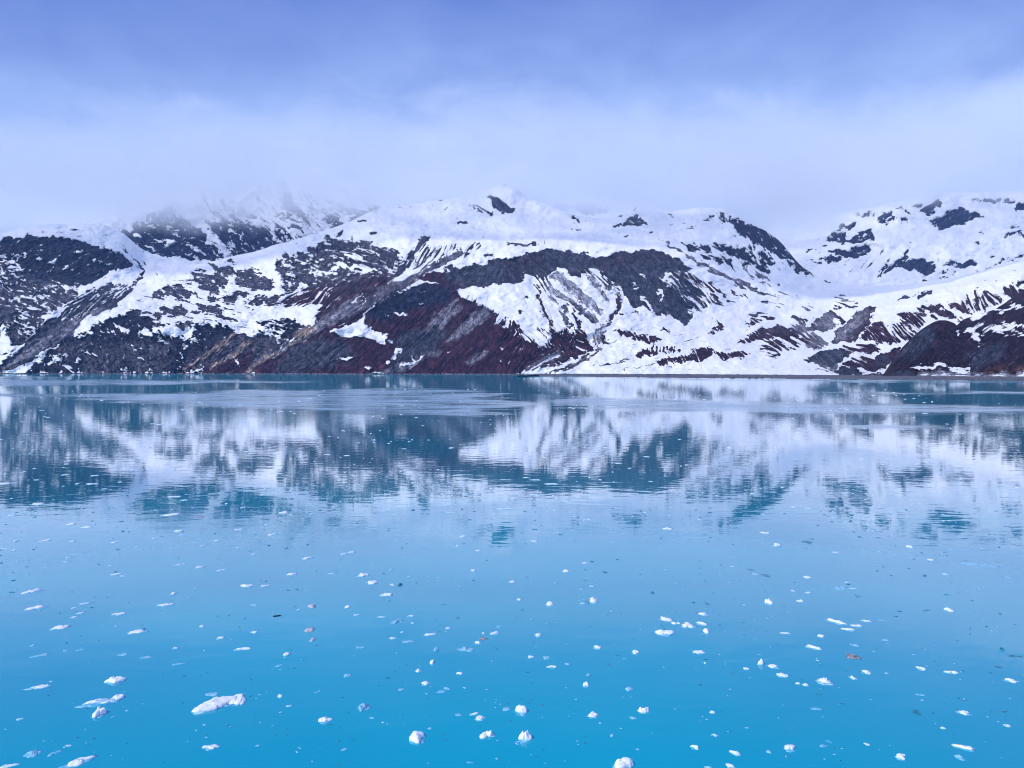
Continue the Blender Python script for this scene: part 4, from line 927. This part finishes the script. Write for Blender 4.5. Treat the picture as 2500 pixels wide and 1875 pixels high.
# right third
for a in ((677,967,88,34,-3), (615,910,66,36,-10), (540,897,22,42,0), (823,1030,44,25,0), (775,1022,32,22,0), (1125,985,46,30,-6), (1210,948,66,36,0), (1560,925,72,34,-13), (1750,948,82,34,-4), (2125,1000,88,38,-12), (875,790,82,42,-16), (920,720,46,28,-4), (1020,627,104,44,-18), (1148,655,76,24,-3), (1207,625,62,20,-6), (590,503,72,44,0), (790,498,60,24,-3), (840,445,42,18,-6), (743,434,34,14,0), (1735,555,56,32,-10), (1125,420,56,12,-4), (1085,380,32,12,0), (835,347,60,22,-4), (1710,328,48,14,-6), (640,140,72,28,6), (565,65,82,17,-3), (1015,190,48,13,-4), (1620,236,60,18,-4), (170,580,60,28,-8), (75,650,90,48,10), (163,640,66,36,-14), (192,687,66,44,-20), (143,822,76,32,4), (230,1205,36,24,-10), (245,1350,46,20,-10), (120,1425,60,38,-14), (375,1460,66,40,-16), (725,1425,80,58,0), (1215,1408,36,22,-12), (1430,1485,82,44,0), (1830,1425,112,50,-16), (2105,1290,46,22,-10), (1830,1205,70,40,0), (1697,1305,32,20,-6), (445,928,36,25,-10), (1330,748,42,12,0), (695,702,62,20,-8), (345,1545,60,34,-14), (205,1555,52,14,0), (432,524,24,10,0), (357,280,28,10,0), (500,328,36,10,-6), (900,877,30,10,-6), (185,893,22,16,0), (15,640,30,18,0)):
    I('G', *a)
for a in ((940,1420,52,20,0), (975,1390,40,18,-14), (1805,1490,56,42,-10), (895,1183,62,20,0), (1140,778,52,24,-10), (590,1455,36,24,14), (700,1485,22,14,0), (1050,412,82,26,4), (1340,958,28,16,0), (1555,1095,56,12,-4), (1565,1128,24,12,0), (345,1060,20,12,0), (2100,345,44,14,-8), (1055,1437,24,10,-8), (530,838,26,10,0)):
    I('G', *a, 'b')
for a in ((1525,1203,64,46,-22), (2090,1200,56,18,-5), (2050,915,48,24,-12), (570,335,70,24,-6), (475,300,60,14,-4), (200,515,44,16,0), (1650,255,44,8,-6), (1155,472,60,12,4), (1590,558,70,14,4), (2060,580,44,14,6), (2150,848,90,24,-8), (835,122,88,20,-4), (1835,1132,70,8,0), (2000,955,36,14,-10), (2075,805,30,26,0), (1580,338,34,16,0), (1720,458,28,14,0), (2115,28,60,10,0)):
    I('G', *a, 'c')
# pieces on the reflections farther out
for a in ((395,497,62,8), (165,583,62,13), (755,552,62,9), (410,461,36,7), (50,633,42,8), (795,567,40,7), (1175,715,42,13), (1225,620,52,14), (1030,693,42,8), (770,700,42,11), (300,672,32,7), (2180,605,92,7), (1940,620,62,8), (280,458,40,6), (20,495,60,12), (450,519,30,6), (640,340,40,5), (1415,370,36,6), (1500,375,30,6), (1950,342,28,6), (690,240,40,5)):
    I('H', *a)
for a in ((170,497,62,9), (100,545,62,9), (460,408,40,6), (95,745,30,8), (1215,597,28,7), (940,342,28,6), (670,690,46,16), (1230,390,30,5), (580,380,34,6), (600,487,26,5), (100,480,60,6), (1085,628,30,7), (1040,540,30,7), (60,470,40,6)):
    I('I', *a)
I('H', 870, 640, 34, 9, 0, 'd', None, 'small brown ice crumb at the foot of the left dark reflection')
I('H', 1380, 713, 44, 6, -6, 'd', None, 'thin reddish-brown ice strip on the centre-left reflection')

def place(p, k):
    """position, plan shape and height of a floating piece from its outline in the view"""
    x, y = on_water(p['px'], p['py'] + .15 * p['h'])
    dist = math.hypot(y, CAM_H); sn, cs = CAM_H / dist, y / dist
    m = dist / F
    w, h = p['w'] / 2, p['h'] / 2
    tl = math.radians(p['tilt'] * .85)
    df = (w * w - h * h) / math.cos(2 * tl)
    b2 = max(((w * w + h * h) - df) / 2, (.62 * h) ** 2); a2 = max(w * w + h * h - b2, b2)
    a, b = math.sqrt(a2), math.sqrt(b2)
    flat = {'w': .24, 'b': .14, 'c': .06, 'd': .2, 'k': .4}[p['kind']]
    if p['form'] in ('lump', 'crest'): flat = .34
    if p['form'] == 'slab': flat = .22
    H = 2 * b * m * flat / cs * .85
    st = (1 - flat) / sn                                   # foreshortening undone
    if 2 * b * st > 2.4 * w:
        st = 2.4 * w / (2 * b)
        H = max(H, (2 * b * m - 2 * b * m * st * sn) / cs * .8)
    A = np.array([[a * math.cos(tl), -b * math.sin(tl)], [a * math.sin(tl) * st, b * math.cos(tl) * st]]) * m
    return x, y, A, H
TEMPL = {}
def label_words(p, q):
    a = p['w'] / max(p['h'], .1)
    size = 'sizeable' if p['w'] > 34 else 'mid-sized' if p['w'] > 22 else 'small' if p['w'] > 12 else 'tiny'
    col = {'w': 'white', 'b': 'clear pale blue', 'c': 'glassy dark teal', 'd': 'dirty grey', 'k': 'dark'}[p['kind']]
    shp = 'upright' if a < 1.25 else 'chunky' if a < 1.9 else 'oval' if a < 2.7 else 'long' if a < 4.2 else 'thin'
    lean = ' leaning right' if p['tilt'] > 7 else ' leaning left' if p['tilt'] < -7 else ''
    noun = {'w': 'ice chunk', 'b': 'ice sliver', 'c': 'ice film', 'd': 'ice lump', 'k': 'wood'}[p['kind']]
    return f'{size} {shp} {col} {noun}{lean}'
def where(p, lm):
    dx, dy = p['px'] - lm['px'], (p['py'] - lm['py']) * 1.7
    far = math.hypot(dx, dy)
    how = 'close ' if far < 90 else '' if far < 260 else 'well '
    side = ('right of' if dx > 0 else 'left of') if abs(dx) > abs(dy) else ('below' if dy > 0 else 'above')
    return how + side + ' ' + lm['land']
marks = [p for p in PIECES if p['land']]
used = set(p['label'] for p in PIECES if p['label'])
for p in PIECES:
    if p['label']: continue
    near = sorted((m for m in marks if m is not p), key=lambda m: math.hypot(m['px'] - p['px'], 1.7 * (m['py'] - p['py'])))
    base = label_words(p, None)
    cand = [f'{base} {where(p, m)}' for m in near[:3]] + [f'{base} {where(p, m)}' for m in near[3:6]]
    lab = next((c for c in cand if c not in used and len(c.split()) <= 16), None)
    if lab is None:
        lab = cand[0]
    p['label'] = lab; used.add(lab)
def empty(name, loc, rz):
    e = bpy.data.objects.new(name, None); COL.objects.link(e); e.location = loc; e.rotation_euler = (0, 0, rz); e.empty_display_size = .3
    return e
for k, p in enumerate(PIECES):
    rg = np.random.RandomState(100 + k)
    x, y, A, H = place(p, k)
    kd = p['kind']; mt = M_ICE['e' if kd == 'd' and 'brown' in p['label'][:14] else kd]; fm = p['form']
    name = {'w': 'ice_chunk', 'b': 'ice_sliver', 'c': 'ice_film', 'd': 'silty_ice', 'k': 'driftwood'}[kd]
    grp = {'w': 'white ice chunks adrift on the bay', 'b': 'clear ice slivers adrift on the bay', 'c': 'glassy ice films on the water', 'd': 'silt-laden ice pieces on the water', 'k': None}[kd]
    cat = {'w': 'ice chunk', 'b': 'ice sliver', 'c': 'ice film', 'd': 'dirty ice', 'k': 'driftwood'}[kd]
    n, rings = (30, 9) if p['w'] > 28 else (18, 6) if p['w'] > 12 else (11, 4)
    root = empty(name, (x, y, 0), 0) if (p['w'] > 15 and kd in 'wb') or fm else None
    def part(nm, hz, m, **kw):
        V, T = dome(rg, A, hz, **kw)
        if root is None:
            o = mesh_obj(name, V, T, m); o.location = (x, y, 0); return o
        return mesh_obj(nm, V, T, m, root)
    pk = (rg.uniform(-.3, .3), rg.uniform(-.05, .3))
    if fm == 'slab':
        part('body', H, mt, n=46, rings=11, jag=1.0, peak=(-.1, .0), sharp=.30, lumps=.26, k=.80, ky=.95, off=(-.17, 0))
        part('cracked_end', H * .7, M_ICE['w'], n=28, rings=8, jag=1.2, sharp=.35, lumps=.5, k=.34, ky=.80, off=(.64, -.02))
        part('cracked_end', H * .5, M_ICE['w'], n=22, rings=6, jag=1.5, sharp=.4, lumps=.6, k=.24, ky=.5, off=(.78, -.3))
        part('waterline_shelf', .05, M_ICE['r'], n=30, rings=3, jag=1.2, lumps=.1, k=1.1, ky=1.15)
    elif fm == 'arms':
        part('upper_arm', H * .8, mt, n=28, rings=6, jag=1.5, sharp=.5, lumps=.5, k=.60, ky=.24, off=(-.38, .30))
        part('head', H * 1.1, mt, n=26, rings=7, jag=1.2, sharp=.5, lumps=.4, k=.36, ky=.52, off=(.52, .22))
        part('lower_arm', H * .7, mt, n=22, rings=5, jag=1.5, sharp=.5, lumps=.5, k=.32, ky=.2, off=(.2, -.4))
        part('waterline_shelf', .05, M_ICE['r'], n=32, rings=3, jag=1.3, lumps=.1, k=1.0, ky=.95, off=(-.05, -.15))
    elif fm == 'crest':
        part('body', H * .5, mt, n=30, rings=8, jag=1.0, sharp=.6, lumps=.4, k=.72, ky=.6)
        for dx, q in ((-.24, .8), (.0, 1.1), (.20, .85)):
            part('crest_knob', H * q, mt, n=16, rings=6, jag=.9, sharp=.5, lumps=.35, k=.15, ky=.3, off=(dx, .15))
        part('waterline_shelf', .06, M_ICE['b'], n=30, rings=3, jag=.7, lumps=.1, k=1.04, ky=1.08)
    elif root is not None:
        part('body', H, mt, n=n, rings=rings, jag=1.45 if kd == 'w' else 1.9, peak=pk, sharp=.42 if fm == 'lump' else .5, lumps=.22 if fm == 'lump' else .42, k=.95, ky=.92)
        if kd == 'w' and p['w'] > 20 and rg.rand() < .75:
            sd = rg.choice([-1, 1])
            part('knob', H * rg.uniform(.9, 1.35), mt, n=16, rings=6, jag=1.1, sharp=.5, lumps=.35, k=rg.uniform(.28, .45), ky=rg.uniform(.3, .5), off=(sd * rg.uniform(.2, .5), rg.uniform(-.1, .35)))
        part('waterline_shelf', .03 + .01 * H, M_ICE['r'], n=22, rings=3, jag=1.5, lumps=.1, k=rg.uniform(1.05, 1.3), ky=rg.uniform(1.05, 1.3), off=(rg.uniform(-.15, .15), rg.uniform(-.2, .1)))
    else:
        o = part(name, H, mt, n=n, rings=rings, jag=1.2 if kd == 'w' else 1.7, peak=pk, sharp=.5, lumps=.4)
    o = root or o
    tag(o, p['label'], cat, grp)

# uncountable specks of ice: pale plates on the far reflections, glassy films nearer by
def specks(name, n, seed, gen, mat, label):
    rg = np.random.RandomState(seed); VV, TT, off = [], [], 0
    for q in range(n):
        px, py, w, h = gen(rg)
        x, y = on_water(px, py); dist = math.hypot(y, CAM_H); m = dist / F; sn = CAM_H / dist
        lx = w * m / 2; ly = min(h * m / sn / 2, lx * 1.4); hz = max(.02, min(.25 * lx, h * m * .45))
        c = 7; th, rr = outline(rg, c, 1.6); rot = rg.uniform(-.35, .35)
        ex, ey = rr * np.cos(th) * lx, rr * np.sin(th) * ly
        X = x + ex * math.cos(rot) - ey * math.sin(rot); Y = y + ex * math.sin(rot) + ey * math.cos(rot)
        V = np.concatenate([np.stack([X, Y, np.full(c, -.02)], 1), np.stack([x + (X - x) * .75, y + (Y - y) * .75, np.full(c, hz) * rg.uniform(.5, 1.1, c)], 1), [[x, y, hz]]])
        i = np.arange(c); j = (i + 1) % c
        T = np.concatenate([np.stack([i, j, j + c], 1), np.stack([i, j + c, i + c], 1), np.stack([i + c, j + c, np.full(c, 2 * c)], 1)]) + off
        VV.append(V); TT.append(T); off += len(V)
    return tag(mesh_obj(name, np.concatenate(VV), np.concatenate(TT), mat), label, 'ice', kind='stuff')
def far_gen(rg):
    while True:
        px = rg.uniform(-350, 2850); py = 950 + 330 * rg.rand() ** 1.15
        if fbm(np.array([px / 190.]), np.array([py / 26.]), 3, 60)[0] + rg.uniform(-.2, .2) > .03: break
    d = (py - 898)
    return px, py, rg.uniform(2.5, 6) + 9 * rg.rand() ** 4 * min(1, d / 120), rg.uniform(.9, 1.6) + d / 260 * rg.rand()
def near_gen(rg):
    while True:
        px = rg.uniform(-350, 2850); py = 1240 + 640 * rg.rand() ** 1.5
        if fbm(np.array([px / 150.]), np.array([py / 60.]), 3, 70)[0] + rg.uniform(-.22, .22) > .06: break
    return px, py, rg.uniform(3, 9) + 9 * rg.rand() ** 4, rg.uniform(1.2, 3.2)
specks('brash_ice', 900, 5, far_gen, M_ICE['w'], 'scattered tiny white ice bits on the far mirrored water')
specks('glassy_brash_ice', 520, 6, near_gen, M_ICE['c'], 'scattered tiny glassy dark ice films across the near water')
specks('pale_brash_ice', 480, 8, lambda rg: (lambda t: (t[0], t[1], t[2] * .8, t[3]))(near_gen(rg)), M_ICE['b'], 'scattered tiny pale blue ice crumbs across the near water')

# ------------------------------------------------------------------ low cloud on the summits, and the air
def box(name, lo, hi, mat):
    v = [(x, y, z) for z in (lo[2], hi[2]) for y in (lo[1], hi[1]) for x in (lo[0], hi[0])]
    f = [(0, 2, 3, 1), (4, 5, 7, 6), (0, 1, 5, 4), (2, 6, 7, 3), (0, 4, 6, 2), (1, 3, 7, 5)]
    return mesh_obj(name, v, f, mat, smooth_shade=False)
def cloud_material():
    t = NT('cloud_vapour')
    pos = t.n('ShaderNodeNewGeometry').outputs['Position']
    sx = t.n('ShaderNodeSeparateXYZ'); t.set(sx.inputs[0], pos)
    # height of the cloud base along the range, lower in the west and over the pass
    base = t.n('ShaderNodeFloatCurve'); t.set(base.inputs['Value'], t.math('ADD', t.math('DIVIDE', sx.outputs[0], 12000.0), .5))
    cv = base.mapping.curves[0]
    pts = [(-6000, 760), (-3500, 780), (-2900, 850), (-2200, 930), (-1400, 985), (-700, 975), (0, 1060), (600, 1010), (1300, 1010), (1900, 990), (2400, 1080), (3000, 1290), (3600, 1340), (6000, 1340)]
    while len(cv.points) < len(pts): cv.points.new(.5, .5)
    for p, (x, z) in zip(cv.points, pts): p.location = (x / 12000 + .5, z / 2000)
    base.mapping.update()
    zb = t.math('MULTIPLY', base.outputs[0], 2000.0)
    mp = t.n('ShaderNodeMapping', {'Vector': pos, 'Scale': (1, 1, 1.6)}).outputs[0]
    nz = t.noise(mp, .0027, 5, .6, .5)
    hgt = t.math('SUBTRACT', sx.outputs[2], zb)
    hgt = t.math('ADD', hgt, t.math('MULTIPLY', t.math('SUBTRACT', nz, .5), 640.0))
    den = t.math('MULTIPLY', t.math('MULTIPLY', t.mapr(hgt, -60.0, 190.0), t.mapr(hgt, 440.0, 150.0)), .0029)
    vol = t.n('ShaderNodeVolumePrincipled', {'Color': (.91, .96, 1, 1), 'Anisotropy': 0.0})
    t.set(vol.inputs['Density'], den)
    t.t.links.new(vol.outputs[0], t.out.inputs['Volume'])
    return t.m
tag(box('low_clouds', (-6500, 3700, 640), (6500, 7600, 1750), cloud_material()), 'pale low cloud bank swallowing the mountain tops', 'cloud', kind='stuff')
def haze_material():
    t = NT('sea_air')
    vol = t.n('ShaderNodeVolumePrincipled', {'Color': (.34, .54, 1.0, 1), 'Absorption Color': (1, 1, 1, 1), 'Density': 0.000026, 'Anisotropy': 0.0})
    t.t.links.new(vol.outputs[0], t.out.inputs['Volume'])
    return t.m
tag(box('haze', (-15000, -600, -12), (15000, 9500, 1790), haze_material()), 'thin blue sea air over the bay and mountains', 'haze', kind='stuff')
